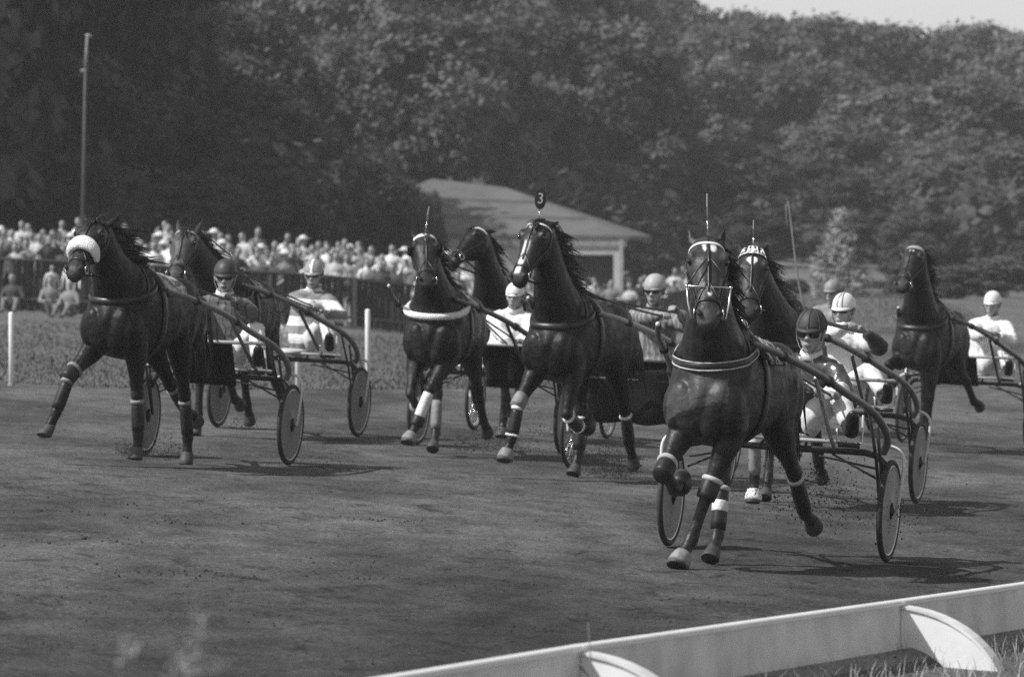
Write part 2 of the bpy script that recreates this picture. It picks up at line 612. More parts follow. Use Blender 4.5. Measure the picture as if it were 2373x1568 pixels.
rail = empty("low_rail", Matrix.Identity(4), "low white painted rail of long boards with curved supports, bottom right", "rail")
SEG = 4.86
for k in range(-3, 7):
    a0, a1 = k * SEG + .004, (k + 1) * SEG - .004
    mb = MB(); n_ = 10
    mb.quad_strip([[rail_pt(lerp(a0, a1, i / n_), o, z) for o, z in ((-.016, -.225), (.016, -.225), (.016, -.006), (-.016, -.006))] for i in range(n_ + 1)])
    for b in (0, n_ * 4): mb.f.append((b, b + 1, b + 2, b + 3)); mb.m.append(0)
    mb.build("rail_board", RAIL_MAT, rail, smooth=False)
    mb = MB()
    mb.quad_strip([[rail_pt(lerp(a0, a1, i / n_), o, z + .003 * noise.noise(V(i, k, 0))) for o, z in ((-.026, -.004), (.024, -.004), (.024, .016), (.016, .022), (-.018, .022), (-.026, .016))] for i in range(n_ + 1)])
    for b in (0, n_ * 6): mb.f.append(tuple(b + i for i in range(6))); mb.m.append(0)
    mb.build("rail_cap", RAIL_TOP, rail, smooth=False)
    # curved support reaching down to the inner field
    mb = MB(); rings = []
    for i in range(13):
        th = math.pi / 2 * i / 12
        ro = (.56 * math.sin(th), -.012 - .44 * (1 - math.cos(th)))
        ri = (.33 * math.sin(th), -.205 - .28 * (1 - math.cos(th)))
        if i == 0: ro, ri = (.018, -.012), (.018, -.205)
        w = .022 + .01 * math.sin(th)
        rings.append([rail_pt(k * SEG - w, ro[0], ro[1]), rail_pt(k * SEG + w, ro[0] , ro[1]), rail_pt(k * SEG + w, ri[0], ri[1]), rail_pt(k * SEG - w, ri[0], ri[1])])
    mb.quad_strip(rings)
    for b in (0, 12 * 4): mb.f.append((b, b + 1, b + 2, b + 3)); mb.m.append(0)
    mb.build("rail_support", RAIL_TOP, rail, smooth=False)
    mb = MB(); rings = []
    for i in range(13):
        th = math.pi / 2 * i / 12
        ro = (.56 * math.sin(th) + .001, -.008 - .44 * (1 - math.cos(th))) if i else (.018, -.008)
        rings.append([rail_pt(k * SEG - .036, ro[0], ro[1]), rail_pt(k * SEG + .05, ro[0] + .012, ro[1] + .004), rail_pt(k * SEG + .05, ro[0], ro[1] - .012), rail_pt(k * SEG - .036, ro[0] - .01, ro[1] - .012)])
    mb.quad_strip(rings); mb.build("support_flange", RAIL_MAT, rail, smooth=False)

# tall weeds near the camera, thrown out of focus
WEED = mat("weed_stem", .16, .8, .3, 6)
WEEDHEAD = mat("weed_flower", .30, .9, .3, 20)


def weed(x, y, h, seed, label, heads=True):
    rnd = random.Random(seed)
    z0 = ground_z(x, y) - .02
    root = empty("weed", Matrix.Translation((x, y, z0)), label, "weed", "tall weeds in the foreground")
    st, hd = MB(), MB()
    ln = V(rnd.uniform(-.12, .12), rnd.uniform(-.05, .05), 1)
    tip = ln * h
    st.loft([V(0, 0, 0), ln * h * .5 + V(rnd.uniform(-.02, .02), 0, 0), tip], [.005, .004, .0015], n=5)
    for i in range(7 if heads else 2):
        t = rnd.uniform(.45, .98); b = ln * h * t
        e = b + V(rnd.uniform(-.10, .10), rnd.uniform(-.06, .06), rnd.uniform(.03, .10)) * (1.3 - t)
        st.loft([b, e], [.002, .001], n=4)
        if heads:
            for _ in range(9):
                q = e + V(rnd.gauss(0, .012), rnd.gauss(0, .012), rnd.gauss(.01, .018)); hd.ell(q, .0055, nu=5, nv=3)
    for i in range(6):
        t = rnd.uniform(.1, .75); b = ln * h * t; a = rnd.uniform(0, 6.28)
        e = b + V(math.cos(a) * .10, math.sin(a) * .10, .05)
        st.loft([b, b.lerp(e, .5) + V(0, 0, .02), e], [(.002, .001), (.011, .001), (.001, .001)], side=(-math.sin(a), math.cos(a), 0), n=5)
    st.build("stem", WEED, root)
    if heads: hd.build("seed_head", WEEDHEAD, root)['kind'] = 'stuff'


for i, (px, d, yt, heads, lab) in enumerate(((462, 12.5, 1395, True, "tallest pale weed with a flower head at the bottom left, out of focus"),
                                      (318, 12.2, 1460, True, "faint blurred weed at the far bottom left"),
                                      (432, 12.0, 1500, True, "blurred weed with pale seed heads beside the tallest weed"),
                                      (520, 13.0, 1470, True, "blurred weed leaning right of the tallest weed"),
                                      (1371, 22.0, 1443, False, "single thin dry stalk standing before the low rail"))):
    p_ = survey(px, yt, d)
    weed(p_.x, p_.y, p_.z - ground_z(p_.x, p_.y) + .02, 40 + i, lab, heads)

# ------------------------------------------------------------------ trees
LEAF = []
for nm_, v_ in (("dark", .066), ("mid", .108), ("pale", .138)):
    m_ = mat("leaf_" + nm_, v_, .6, .55, .9, spec=.25)
    n_, l_ = m_.node_tree.nodes, m_.node_tree.links
    tr = n_.new("ShaderNodeBsdfTranslucent"); tr.inputs[0].default_value = (v_ * .8,) * 3 + (1,)
    mx = n_.new("ShaderNodeMixShader"); mx.inputs[0].default_value = .22
    out = n_["Material Output"]
    l_.new(n_["Principled BSDF"].outputs[0], mx.inputs[1]); l_.new(tr.outputs[0], mx.inputs[2]); l_.new(mx.outputs[0], out.inputs[0])
    LEAF.append(m_)
BARK = mat("bark", .07, .9, .4, 4, bump=.5, bscale=12)


def leaf_mesh(name, clumps, per, size, m, seed, droop=.2):
    """Many leaf sprays on the outer shells of clumps: cx, cy, cz, radius."""
    rs = np.random.RandomState(seed)
    allv, n = [], 0
    for cx, cy, cz, r in clumps:
        per_t = 14
        kt = max(4, int(per * r * r / per_t)); k = kt * per_t
        u0 = rs.normal(size=(kt, 3)); u0 /= np.linalg.norm(u0, axis=1)[:, None]
        rad = r * (.6 + .4 * rs.rand(kt) ** .5)[:, None] * np.array([1, 1, .9])
        tuft = u0 * rad * (.85 + .3 * rs.rand(kt)[:, None])
        u = np.repeat(u0, per_t, axis=0)
        c = np.array([cx, cy, cz]) + np.repeat(tuft, per_t, axis=0) + rs.normal(size=(k, 3)) * size * np.array([1.35, 1.35, 1.0])
        nt = u0 * .7 + rs.normal(size=(kt, 3)) * .45 + np.array([0, 0, .45])
        nrm = np.repeat(nt, per_t, axis=0) + rs.normal(size=(k, 3)) * .28; nrm /= np.linalg.norm(nrm, axis=1)[:, None]
        t = np.cross(nrm, rs.normal(size=(k, 3))); t /= np.linalg.norm(t, axis=1)[:, None]
        b = np.cross(nrm, t)
        s = size * (.6 + .8 * rs.rand(k))[:, None]
        q = np.stack([c - t * s - b * s * .2, c - b * s * .55 - nrm * s * .1, c + t * s + b * s * .1, c + b * s * .6], axis=1)
        allv.append(q.reshape(-1, 3)); n += k
    v = np.concatenate(allv)
    me = bpy.data.meshes.new(name)
    me.vertices.add(len(v)); me.vertices.foreach_set("co", v.astype(np.float32).ravel())
    me.loops.add(4 * n); me.loops.foreach_set("vertex_index", np.arange(4 * n, dtype=np.int32))
    me.polygons.add(n); me.polygons.foreach_set("loop_start", np.arange(0, 4 * n, 4, dtype=np.int32))
    me.update(); me.validate(); me.materials.append(m)
    return me


def tree_proto(kind, h, w, seed, m):
    rnd = random.Random(seed)
    mb = MB()
    th = h * .45
    lean = V(rnd.uniform(-.04, .04), rnd.uniform(-.04, .04), 1)
    mb.loft([V(0, 0, -.3), lean * th * .3, lean * th, lean * h * .8], [.022 * h + .05, .016 * h + .04, .011 * h, .02], n=8)
    clumps = []
    nC = 56 if kind == 'broad' else 40
    for i in range(nC):
        t = rnd.random() ** .8
        z = h * lerp(.12 if kind == 'broad' else .05, .97, t)
        prof = math.sin(math.pi * min(1, (.10 + .86 * t))) ** .6 if kind == 'broad' else (1 - t) ** .8 + .08
        a = rnd.uniform(0, 6.283)
        rr = w * .5 * prof * rnd.uniform(.45, 1.0)
        cr = w * rnd.uniform(.09, .17) * (1 if kind == 'broad' else .8)
        c = V(math.cos(a) * rr, math.sin(a) * rr, z)
        clumps.append((c.x, c.y, c.z, cr))
        if i % 2 == 0:
            b = lean * min(z * .75, h * .75)
            mb.loft([b, b.lerp(c, .55) + V(0, 0, -.02 * h), c], [.006 * h, .004 * h, .01], n=5)
    for i in range(10):
        z = h * rnd.uniform(.3, .8); clumps.append((rnd.gauss(0, w * .12), rnd.gauss(0, w * .12), z, w * .2))
    tm = mb.mesh("trunk", [BARK])
    return tm, clumps


TREES = {}
for nm_, kind, h_, w_, sd, per, sz, lm in (("oak", 'broad', 10, 8.5, 1, 430, .15, 1), ("beech", 'broad', 10, 7, 2, 470, .14, 0), ("lime", 'broad', 10, 8, 3, 430, .15, 2), ("ash", 'broad', 10, 7.5, 4, 430, .15, 1), ("shade", 'broad', 10, 8.5, 5, 480, .16, 0)):
    tm, cl = tree_proto(kind, h_, w_, sd, None)
    TREES[nm_] = (tm, leaf_mesh("crown", cl, per, sz, LEAF[lm], sd))
KIND_LABEL = {"oak": "broad tree with rounded crown", "beech": "dark upright tree",
              "lime": "pale leafy tree", "ash": "narrow leafy tree", "shade": "dense dark tree"}


def plant(kind, x, y, h, wid=1.0, rot=0.0, label=None, name="tree", cat="tree", group="trees of the wood behind the racecourse"):
    tm, lm = TREES[kind]
    M = Matrix.Translation((x, y, ground_z(x, y) - .1)) @ Matrix.Rotation(rot, 4, 'Z') @ Matrix.Diagonal((h / 10 * wid, h / 10 * wid, h / 10, 1))
    px = CX + x * FPX / y
    for lim, pl in ((-20, "beyond the left edge"), (120, "left of the tall pole"), (260, "behind the tall pole"), (420, "above the fleece noseband horse"), (560, "above the dark helmeted left driver"), (720, "above the hooped jersey driver"), (900, "left of the hall"), (1020, "over the hall's left half"), (1130, "over the hall's ridge"), (1260, "over the number 3 plate"), (1400, "over the hall's right roof"), (1500, "right of the hall"), (1620, "left of the foremost horse's head"), (1740, "above the foremost horse's head"), (1860, "above the whip"), (1990, "behind the young conifer"), (2090, "right of the young conifer"), (2200, "above the rearmost horse"), (2320, "above the rearmost driver"), (99999, "at the right edge")):
        if px < lim: break
    dist = "nearest" if y < 160 else "nearer" if y < 195 else "middle" if y < 230 else "farther" if y < 258 else "far" if y < 284 else "farthest"
    r = empty(name, M, label or "%s, %s row, %s" % (KIND_LABEL[kind], dist, pl), cat, group)
    link("trunk", tm, r); link("crown", lm, r)
    return r


rt = random.Random(21)


def wood(px0, px1, n, d0, d1, top_fn, kinds, wid=1.0):
    rt = random.Random(int(d0) * 7 + 5)
    for i in range(n):
        px = lerp(px0, px1, (i + rt.uniform(.2, .8)) / n)
        d = rt.uniform(d0, d1)
        x = (px - CX) * d / FPX
        ytop = top_fn(px) + rt.uniform(-8, 18)
        ztop = CAM_H + (YH - ytop) * d / FPX
        h = max(2.0, ztop - ground_z(x, d) + .1)
        plant(rt.choice(kinds), x, d, h, wid * rt.uniform(.85, 1.2) * min(1.35, max(.7, 9 / h)), rt.uniform(0, 6.28))


def sky_line(px): return float(np.interp(px, [900, 1370, 1530, 1590, 1760, 1900, 2000, 2120, 2250, 2373, 2600], [-160, -80, -25, 40, 62, 62, 88, 116, 82, 100, 60]))


wood(1380, 2560, 15, 285, 310, sky_line, ["oak", "ash", "lime", "oak"], 1.1)
wood(1330, 2560, 13, 262, 280, lambda p: sky_line(p) + 105, ["oak", "ash", "lime"], 1.1)
wood(1350, 2600, 12, 240, 256, lambda p: sky_line(p) + 235, ["ash", "oak", "lime"], 1.1)
wood(1480, 2600, 12, 222, 236, lambda p: 385 + 40 * math.sin(p * .01), ["ash", "beech", "oak", "lime"], 1.2)
wood(1560, 2600, 10, 205, 218, lambda p: 505, ["beech", "oak"], 1.5)
wood(520, 1400, 13, 232, 252, lambda p: -150, ["oak", "lime", "ash"], 1.0)
wood(600, 1420, 11, 214, 226, lambda p: 60 + .18 * max(0, 1000 - p), ["oak", "beech", "ash"], 1.0)
wood(-150, 690, 8, 196, 212, lambda p: -230 + 1.1 * max(0, p - 280), ["beech", "oak", "shade"], .95)
wood(-120, 640, 8, 172, 188, lambda p: -60 + .16 * max(0, p) + .9 * max(0, p - 300), ["shade", "beech", "shade"], .95)
wood(-150, 560, 7, 152, 164, lambda p: 130 + .35 * max(0, p), ["shade"], 1.05)
wood(-100, 700, 9, 140, 150, lambda p: 420 + 30 * math.sin(p * .02), ["shade", "beech"], .9)
# the same wood goes on beyond the left edge of the picture
for i in range(16):
    plant(rt.choice(["shade", "beech", "oak"]), -16 - 3.2 * (i % 6) - rt.random() * 2, 140 + 16 * (i // 4) + rt.uniform(-5, 5), rt.uniform(17, 22), .8, rt.random() * 6)
# undergrowth closing the foot of the wood
um = leaf_mesh("undergrowth", [(rt.uniform(-32, 36), rt.uniform(205, 330), rt.uniform(.8, 3.4), rt.uniform(1.6, 3.0)) for _ in range(150)] +
               [(rt.uniform(-26, -6), rt.uniform(150, 200), rt.uniform(.5, 3.0), rt.uniform(1.2, 2.4)) for _ in range(60)], 70, .28, LEAF[0], 33)
tag(link("undergrowth", um), "dense undergrowth at the foot of the wood", "undergrowth", None, 'stuff')
# young conifer and shrubs on the bank at the right
ctm, ccl = tree_proto('cone', 10, 9, 9, None)
ccl2 = []
rc = random.Random(3)
for i in range(150):
    t = rc.random(); a = rc.uniform(0, 6.28); rr = 4.9 * (1 - t) ** 1.1 * rc.uniform(.35, 1)
    ccl2.append((math.cos(a) * rr, math.sin(a) * rr, .4 + 9.4 * t, .62))
CONIF = mat("conifer_shoots", .30, .7, .3, 1.5)
TREES["conifer"] = (ctm, leaf_mesh("crown", ccl2, 300, .15, CONIF, 6))
p_ = survey(1948, 600, 150)
plant("conifer", p_.x, 150, 2.35, 1.0, .4, "young bushy conifer with pale shoots standing before the dark wood", "conifer", "conifer", "small trees on the bank")
for px, d, yt, wid, kd, lab in ((2090, 165, 600, 2.2, "ash", "low bush on the bank right of the young conifer"), (2200, 158, 612, 2.6, "oak", "spreading low bush on the bank behind the rearmost horse"), (2310, 170, 590, 2.4, "lime", "pale bush on the bank at the right edge"), (1690, 176, 560, 2.0, "beech", "dark bush left of the young conifer"), (1840, 160, 640, 2.4, "oak", "low bush at the left foot of the young conifer")):
    x = (px - CX) * d / FPX
    plant(kd, x, d, CAM_H + (YH - yt) * d / FPX - ground_z(x, d), wid, px, lab, "bush", "bush", "bushes on the bank at the right")

# ------------------------------------------------------------------ hall behind the crowd
hall = empty("hall", Matrix.Identity(4), "long low hall with pale hipped roof and dark doorway behind the crowd", "building")
D_ = 192.0
hp_ = lambda x, y, d=D_: survey(x, y, d)
e0, e1 = hp_(700, 538), hp_(1458, 546)
zb = ground_z(0, D_) - .4
r0, r1 = hp_(1000, 414, D_ + 5), hp_(1170, 434, D_ + 5)
bk0, bk1 = e0 + V(1.5, 11, 0), e1 + V(1.0, 11, 0)
ROOF = mat("roof_sheet", .125, .6, .12, 1.5, bump=.1, bscale=6)
mb = MB()
thk = V(0, 0, -.14)
for quad in ((e0, e1, r1, r0), (e1, bk1, r1), (bk1, bk0, r0, r1), (bk0, e0, r0)):
    b = len(mb.v); mb.v += list(quad); mb.f.append(tuple(range(b, b + len(quad)))); mb.m.append(0)
    mb.v += [q + thk for q in quad]; mb.f.append(tuple(range(b + len(quad), b + 2 * len(quad)))[::-1]); mb.m.append(0)
for a_, b_ in ((e0, e1), (e1, bk1), (bk1, bk0), (bk0, e0)):
    b = len(mb.v); mb.v += [a_, b_, b_ + thk, a_ + thk]; mb.f.append((b, b + 1, b + 2, b + 3)); mb.m.append(0)
roof = mb.build("roof", ROOF, hall, smooth=False)
for f_ in (.33, .66):      # sheet laps across the roof slope
    a_, b_ = e0.lerp(r0, f_), e1.lerp(r1, f_)
    mb = MB(); mb.loft([a_ + V(0, -.02, .03), b_ + V(0, -.02, .03)], (.03, .02), n=6); mb.build("sheet_lap", ROOF, roof)
WALL = mat("hall_wall", .52, .8, .1, 3)
yb = e1.y + .16
mb = MB()
xl, xr = e0.x + .4, e1.x - .25
dx0, dx1 = hp_(1290, 580).x, hp_(1422, 580).x
dz = hp_(1300, 590).z
for c0, c1, z0, z1 in ((xl, dx0, zb, e0.z - .1), (dx1, xr, zb, e0.z - .1), (dx0, dx1, dz, e0.z - .1)):
    mb.box(((c0 + c1) / 2, yb, (z0 + z1) / 2), (c1 - c0, .16, z1 - z0))
mb.box((xr - .08, yb + 5, (zb + e0.z - .2) / 2), (.16, 9.8, e0.z - .2 - zb)); mb.box((xl + .08, yb + 5, (zb + e0.z - .2) / 2), (.16, 9.8, e0.z - .2 - zb)); mb.box(((xl + xr) / 2, yb + 10, (zb + e0.z - .2) / 2), (xr - xl, .16, e0.z - .2 - zb))
mb.build("wall", WALL, hall, smooth=False)
mb = MB(); mb.box(((dx0 + dx1) / 2, yb + .5, (zb + dz) / 2), (dx1 - dx0 + .2, .08, dz - zb)); mb.build("door", mat("hall_door", .03, .7), hall, smooth=False)
mb = MB(); mb.box((xr - .02, yb - .11, (zb + e1.z) / 2 - .1), (.14, .1, e1.z - zb - .1)); mb.build("corner_post", mat("pale_trim", .4, .6), hall, smooth=False)
mb = MB(); mb.box(((xl + xr) / 2, yb - .115, e1.z - .26), (xr - xl + .3, .05, .22)); mb.build("fascia", mat("fascia", .30, .6), hall, smooth=False)
# added dark trees covering the hall's left half in place of its shadowed slope
for px, d, yt, kd in ((720, 172, 395, "shade"), (800, 176, 372, "shade"), (920, 180, 425, "shade"), (830, 168, 480, "beech"), (950, 168, 490, "shade"), (1003, 186, 446, "beech")):
    x = (px - CX) * d / FPX
    plant(kd, x, d, CAM_H + (YH - yt) * d / FPX - ground_z(x, d), .46 if px > 1000 else .8 if px > 900 else 1.2, px * 1.1, "dark tree before the hall, %s" % {720: "leftmost of its group", 800: "tallest of its group", 920: "beside the roof ridge", 830: "low, second from left", 950: "low, below the ridge", 1003: "low, rightmost of its group"}[px], "tree", "tree", "added dark trees before the hall")

# ------------------------------------------------------------------ pole, posts, spectators' fence
p_ = survey(187, 600, 122)
gz = ground_z(p_.x, 122)
tp = survey(203, 86, 122)
mid = survey(199, 160, 122)
pole = empty("pole", Matrix.Translation((p_.x, 122, gz)), "tall thin pole with a pale top section and small lamp before the dark wood", "pole")
o3 = V(p_.x, 122, gz)
mb = MB(); mb.loft([V(0, 0, -.2), mid - o3], [.045, .036], n=10); mb.build("shaft", mat("pole_grey", .045, .6), pole)
mb = MB(); mb.loft([mid - o3, tp - o3], [.036, .032], n=10); mb.build("top_section", mat("pole_pale", .20, .5), pole)
mb = MB(); mb.loft([tp - o3 + V(-.03, 0, .02), tp - o3 + V(.09, 0, .02)], [.04, .035], n=8); mb.build("lamp", mat("lamp_case", .22, .4), pole)
mb = MB(); mb.loft([mid - o3 + V(-.10, 0, -.05), mid - o3 + V(.04, 0, -.02)], [.03, .03], n=8); mb.build("bracket", mat("lamp_case", .22, .4), pole)
POST = mat("post_white", .80, .5, .08, 8)
for px, yt, s_, lab in ((26, 724, 196, "white post standing alone at the far left edge"), (852, 717, 186, "white post behind the dark disc wheel of the hooped jersey driver"), (690, 712, 186, "white post hidden behind the sulky of the hooped jersey driver"), (-420, 700, 182, None), (1500, 720, 176, None)):
    if lab is None: continue
    d = FPX / s_; q = survey(px, yt, d); z0 = ground_z(q.x, d) - .1
    pr = empty("post", Matrix.Translation((q.x, d, z0)), lab, "post", "white posts along the outer edge of the track")
    mb = MB(); mb.loft([V(0, 0, 0), V(0, 0, q.z - z0 - .02), V(0, 0, q.z - z0)], [.032, .032, .026], n=12, cap=.3); mb.build("shaft", POST, pr)
    mb = MB(); mb.loft([V(0, 0, 0), V(0, 0, .13)], [.05, .04], n=10); mb.build("foot", mat("post_foot", .2, .8), pr)

FENCE_D = 114.0
FD = mat("fence_dark", .022, .8, .4, 4)
fn = empty("spectator_fence", Matrix.Identity(4), "dark slatted fence holding back the crowd at the far side of the grass", "fence")
for side_, (x0, x1, d0, d1) in enumerate(((-12.5, -1.6, 121, 124), (.2, 6.0, 146, 152))):
    L = x1 - x0; nS = int(L / .13)
    mb = MB()
    for i in range(nS):
        if (i * 7) % 11 == 3: continue
        u = i / nS; x, d = lerp(x0, x1, u), lerp(d0, d1, u)
        mb.box((x, d, ground_z(x, d) + .54), (.122, .02, 1.06 + .03 * math.sin(i * 2.3)))
    o = mb.build("slat_row", FD, fn, smooth=False); o['kind'] = 'stuff'
    for zz in (.25, 1.09):
        mb = MB(); mb.loft([V(lerp(x0, x1, u), lerp(d0, d1, u) - .04, ground_z(lerp(x0, x1, u), lerp(d0, d1, u)) + zz) for u in (0, .25, .5, .75, 1)], .035, n=6); mb.build("fence_rail", mat("fence_rail", .06, .7), fn)
    for i in range(7):
        u = i / 6; x, d = lerp(x0, x1, u), lerp(d0, d1, u)
        mb = MB(); mb.box((x, d - .07, ground_z(x, d) + .5), (.09, .09, 1.08)); mb.build("fence_post", mat("fence_rail", .06, .7), fn, smooth=False)

# ------------------------------------------------------------------ the crowd
def figure(kind, seed):
    """One continuous small figure; returns a mesh with skin, hair, top and trousers slots by region."""
    rnd = random.Random(seed)
    mb = MB(); seg = []
    sc = .72 if kind == 'child' else 1.0
    def L(pts, rad, m):
        mb.loft([V(*p) * sc for p in pts], [(a * sc, b * sc) for a, b in rad], (1, 0, 0), 10)
        for a, b in zip(pts[:-1], pts[1:]): seg.append((V(*a) * sc, V(*b) * sc, m, sc * .5 * (rad[0][0] + rad[-1][0])))
    if kind == 'sit':
        hip = .12
        legs = [[(s * .10, 0, hip), (s * .16, -.36, .32), (s * .14, -.62, .06)] for s in (-1, 1)]
    else:
        hip = .92
        st = rnd.uniform(.08, .14)
        legs = [[(s * .10, 0, hip), (s * st, .02, .5), (s * (st + .02), 0.03, .06)] for s in (-1, 1)]
    for lg in legs:
        L(lg, [(.09, .09), (.065, .065), (.05, .05)], 3); L([lg[-1], (lg[-1][0], lg[-1][1] - .16, lg[-1][2] - .03)], [(.05, .045), (.04, .03)], 1)
    t = hip
    L([(0, 0, t - .04), (0, 0, t + .2), (0, -.01, t + .42), (0, 0, t + .52)], [(.16, .11), (.15, .105), (.19, .12), (.12, .09)], 2)
    L([(-.17, 0, t + .48), (.17, 0, t + .48)], [(.07, .07), (.07, .07)], 2)
    L([(0, 0, t + .52), (0, -.02, t + .62)], [(.06, .06), (.055, .055)], 0)
    hd = V(rnd.uniform(-.02, .02), -.03, t + .73)
    mb.ell(hd * sc, (.08 * sc, .10 * sc, .12 * sc)); seg.append(((hd + V(0, -.03, -.06)) * sc, (hd + V(0, -.04, .0)) * sc, 0, .09)); seg.append(((hd + V(0, .06, -.03)) * sc, (hd + V(0, .0, .075)) * sc, 1, .085))
    for s in (-1, 1):
        sh_ = (s * .19, 0, t + .46)
        if kind == 'arms_up': el, ha = (s * .30, -.12, t + .40), (s * .10, -.22, t + .62)
        elif kind == 'folded': el, ha = (s * .26, -.04, t + .20), (s * -.06, -.20, t + .27)
        elif kind == 'hips': el, ha = (s * .40, .02, t + .22), (s * .18, -.06, t + .06)
        elif kind == 'sit': el, ha = (s * .28, -.10, t + .22), (s * .10, -.34, t + .24)
        else: el, ha = (s * .26, .02, t + .20), (s * .27, -.06, t - .04)
        L([sh_, el], [(.055, .055), (.047, .047)], 2)
        L([el, ha], [(.044, .044), (.034, .034)], rnd.choice([0, 2]))
        e_ = V(*ha) + (V(*ha) - V(*el)).normalized() * .09
        L([ha, tuple(e_)], [(.036, .03), (.03, .02)], 0)
    me = fuse(mb, .026 * max(sc, .8), 2, .4)
    mi = []
    for p in me.polygons:
        c = p.center; best, bi = 9, 2
        for a, b, m, r in seg:
            ab = b - a; u = max(0, min(1, (c - a).dot(ab) / max(1e-6, ab.length_squared)))
            dd = (c - a - ab * u).length - r
            if dd < best: best, bi = dd, m
        mi.append(bi)
    for m in (SKIN, HAIR, None, None): me.materials.append(m)
    me.polygons.foreach_set("material_index", mi)
    me.name = "figure_" + kind
    return me


FIGS = [(k, figure(k, i)) for i, k in enumerate(("stand", "folded", "hips", "arms_up", "stand", "child"))]
SITFIG = [("sit", figure("sit", 20)), ("sit", figure("sit", 21))]
TOPS = [("white shirt", mat("cloth_white", .74, .8, .08)), ("pale shirt", mat("cloth_pale", .48, .8, .15)), ("grey jacket", mat("cloth_grey2", .20, .8, .2)), ("dark jacket", mat("cloth_dark", .05, .8, .2))]
LOWS = [mat("low_dark", .04, .8, .2), mat("low_grey", .14, .8, .2), mat("low_pale", .40, .8, .2)]
HATS = mat("straw_hat", .62, .8, .1)
rp = random.Random(77)
hat_me = None
mb = MB(); mb.ell((0, 0, 0), (.105, .12, .075)); mb.loft([V(0, 0, -.03), V(0, 0, -.015)], [.19, .185], n=14, cap=.1); hat_me = mb.mesh("hat", [HATS])


def person(x, d, where, fig=None, wt=(5, 4, 3, 3), row=0):
    k, me = fig or rp.choice(FIGS)
    tn, tm = rp.choices(TOPS, wt)[0]
    o = bpy.data.objects.new("person", me)
    COL.objects.link(o)
    sc_ = rp.uniform(.78, .97)
    o.location = (x, d, ground_z(x, d) - .02 + (row * .035 + rp.choice((0, 0, 0, .05, .10, .25)) if where == 'crowd' and row > 0 else 0))
    o.rotation_euler = (0, 0, rp.uniform(-.7, .7)); o.scale = (sc_,) * 3
    for i in (2, 3):
        o.material_slots[i].link = 'OBJECT'
        o.material_slots[i].material = tm if i == 2 else rp.choice(LOWS)
    pose = {"stand": "", "folded": "arm folding ", "hips": "akimbo ", "arms_up": "hands raised ", "child": "small ", "sit": "sitting "}[k]
    px = CX + x * FPX / d
    rows = "%s row, " % ("front", "second", "third", "fourth", "fifth", "sixth", "back")[row]
    if where == 'lawn':
        lab = "%sspectator in %s on the grass, %s" % (pose, tn, "below the tall pole" if px > 125 else ("left of the tall pole" if px > 50 else "beside the leftmost white post"))
    else:
        pl = None
        for lim, txt in ((90, "above the leftmost white post"), (175, "left of the tall pole"), (290, "behind the fleece noseband horse"), (400, "right of the fleece noseband horse"), (480, "behind the pale eared horse"), (600, "above the dark helmeted left driver"), (690, "left of the hooped jersey driver"), (780, "behind the hooped jersey driver"), (860, "above the right white post"), (940, "left of the fleece collar horse"), (1060, "behind the fleece collar horse"), (1180, "behind the sideways turned black horse"), (1340, "behind the number 3 horse"), (1420, "under the hall's dark door"), (1480, "below the hall's right corner"), (1560, "behind the pale grey helmeted driver"), (1700, "behind the foremost horse"), (9999, "right of the foremost horse")):
            if px < lim: pl = txt; break
        lab = "%sspectator in %s, %s%s" % (pose, tn, rows, pl)
    grp = {'crowd': "spectators behind the dark fence at the left", 'right': "spectators in the distant crowd before the hall", 'middle': "spectators in the distant crowd before the hall", 'lawn': "spectators on the grass"}[where]
    tag(o, lab, "person", grp)
    if k not in ('sit', 'child') and rp.random() < .16:
        h = bpy.data.objects.new("hat", hat_me); COL.objects.link(h); h.parent = o
        h.location = (0, -.03, 1.74)
    return o


for row in range(7):
    x = -11.6 + rp.random() * .3
    while x < -1.9 + row * .15:
        d = 122.0 + (x + 12.5) * .28 + row * 1.35
        person(x + rp.uniform(-.08, .08), d + rp.uniform(-.3, .3), 'crowd', None, (6, 4, 3, 4), row)
        x += rp.uniform(.24, .40) * (1.2 if row > 4 else 1)
for row in range(4):
    d = 154 + row * 4
    x = .2 + rp.random() * .3
    while x < 5.4:
        person(x + rp.uniform(-.08, .08), d + rp.uniform(-.8, .8), 'right', None, (6, 4, 3, 3), row)
        x += rp.uniform(.30, .55)
for row in range(2):
    d = 126 + row * 5
    x = -2.2
    while x < .8:
        person(x, d + rp.uniform(-.5, .5), 'middle', None, (4, 5, 3, 3), row); x += rp.uniform(.4, .7)
for px, dd in ((30, 119), (118, 118), (163, 116.5)):
    x = (px - CX) * dd / FPX
    person(x, dd, 'lawn', rp.choice(SITFIG), (3, 4, 3, 2))
for px, dd, wt_ in ((165, 119.2, (9, 0, 0, 0)), (120, 119.5, (0, 9, 0, 0))):
    x = (px - CX) * dd / FPX
    person(x, dd, 'lawn', FIGS[5], wt_)



# ------------------------------------------------------------------ horse
def dirv(a, back=False):
    """Unit vector in the sagittal plane at a degrees from straight down, positive forwards."""
    return Vector((math.sin(R(a)), 0, -math.cos(R(a))))


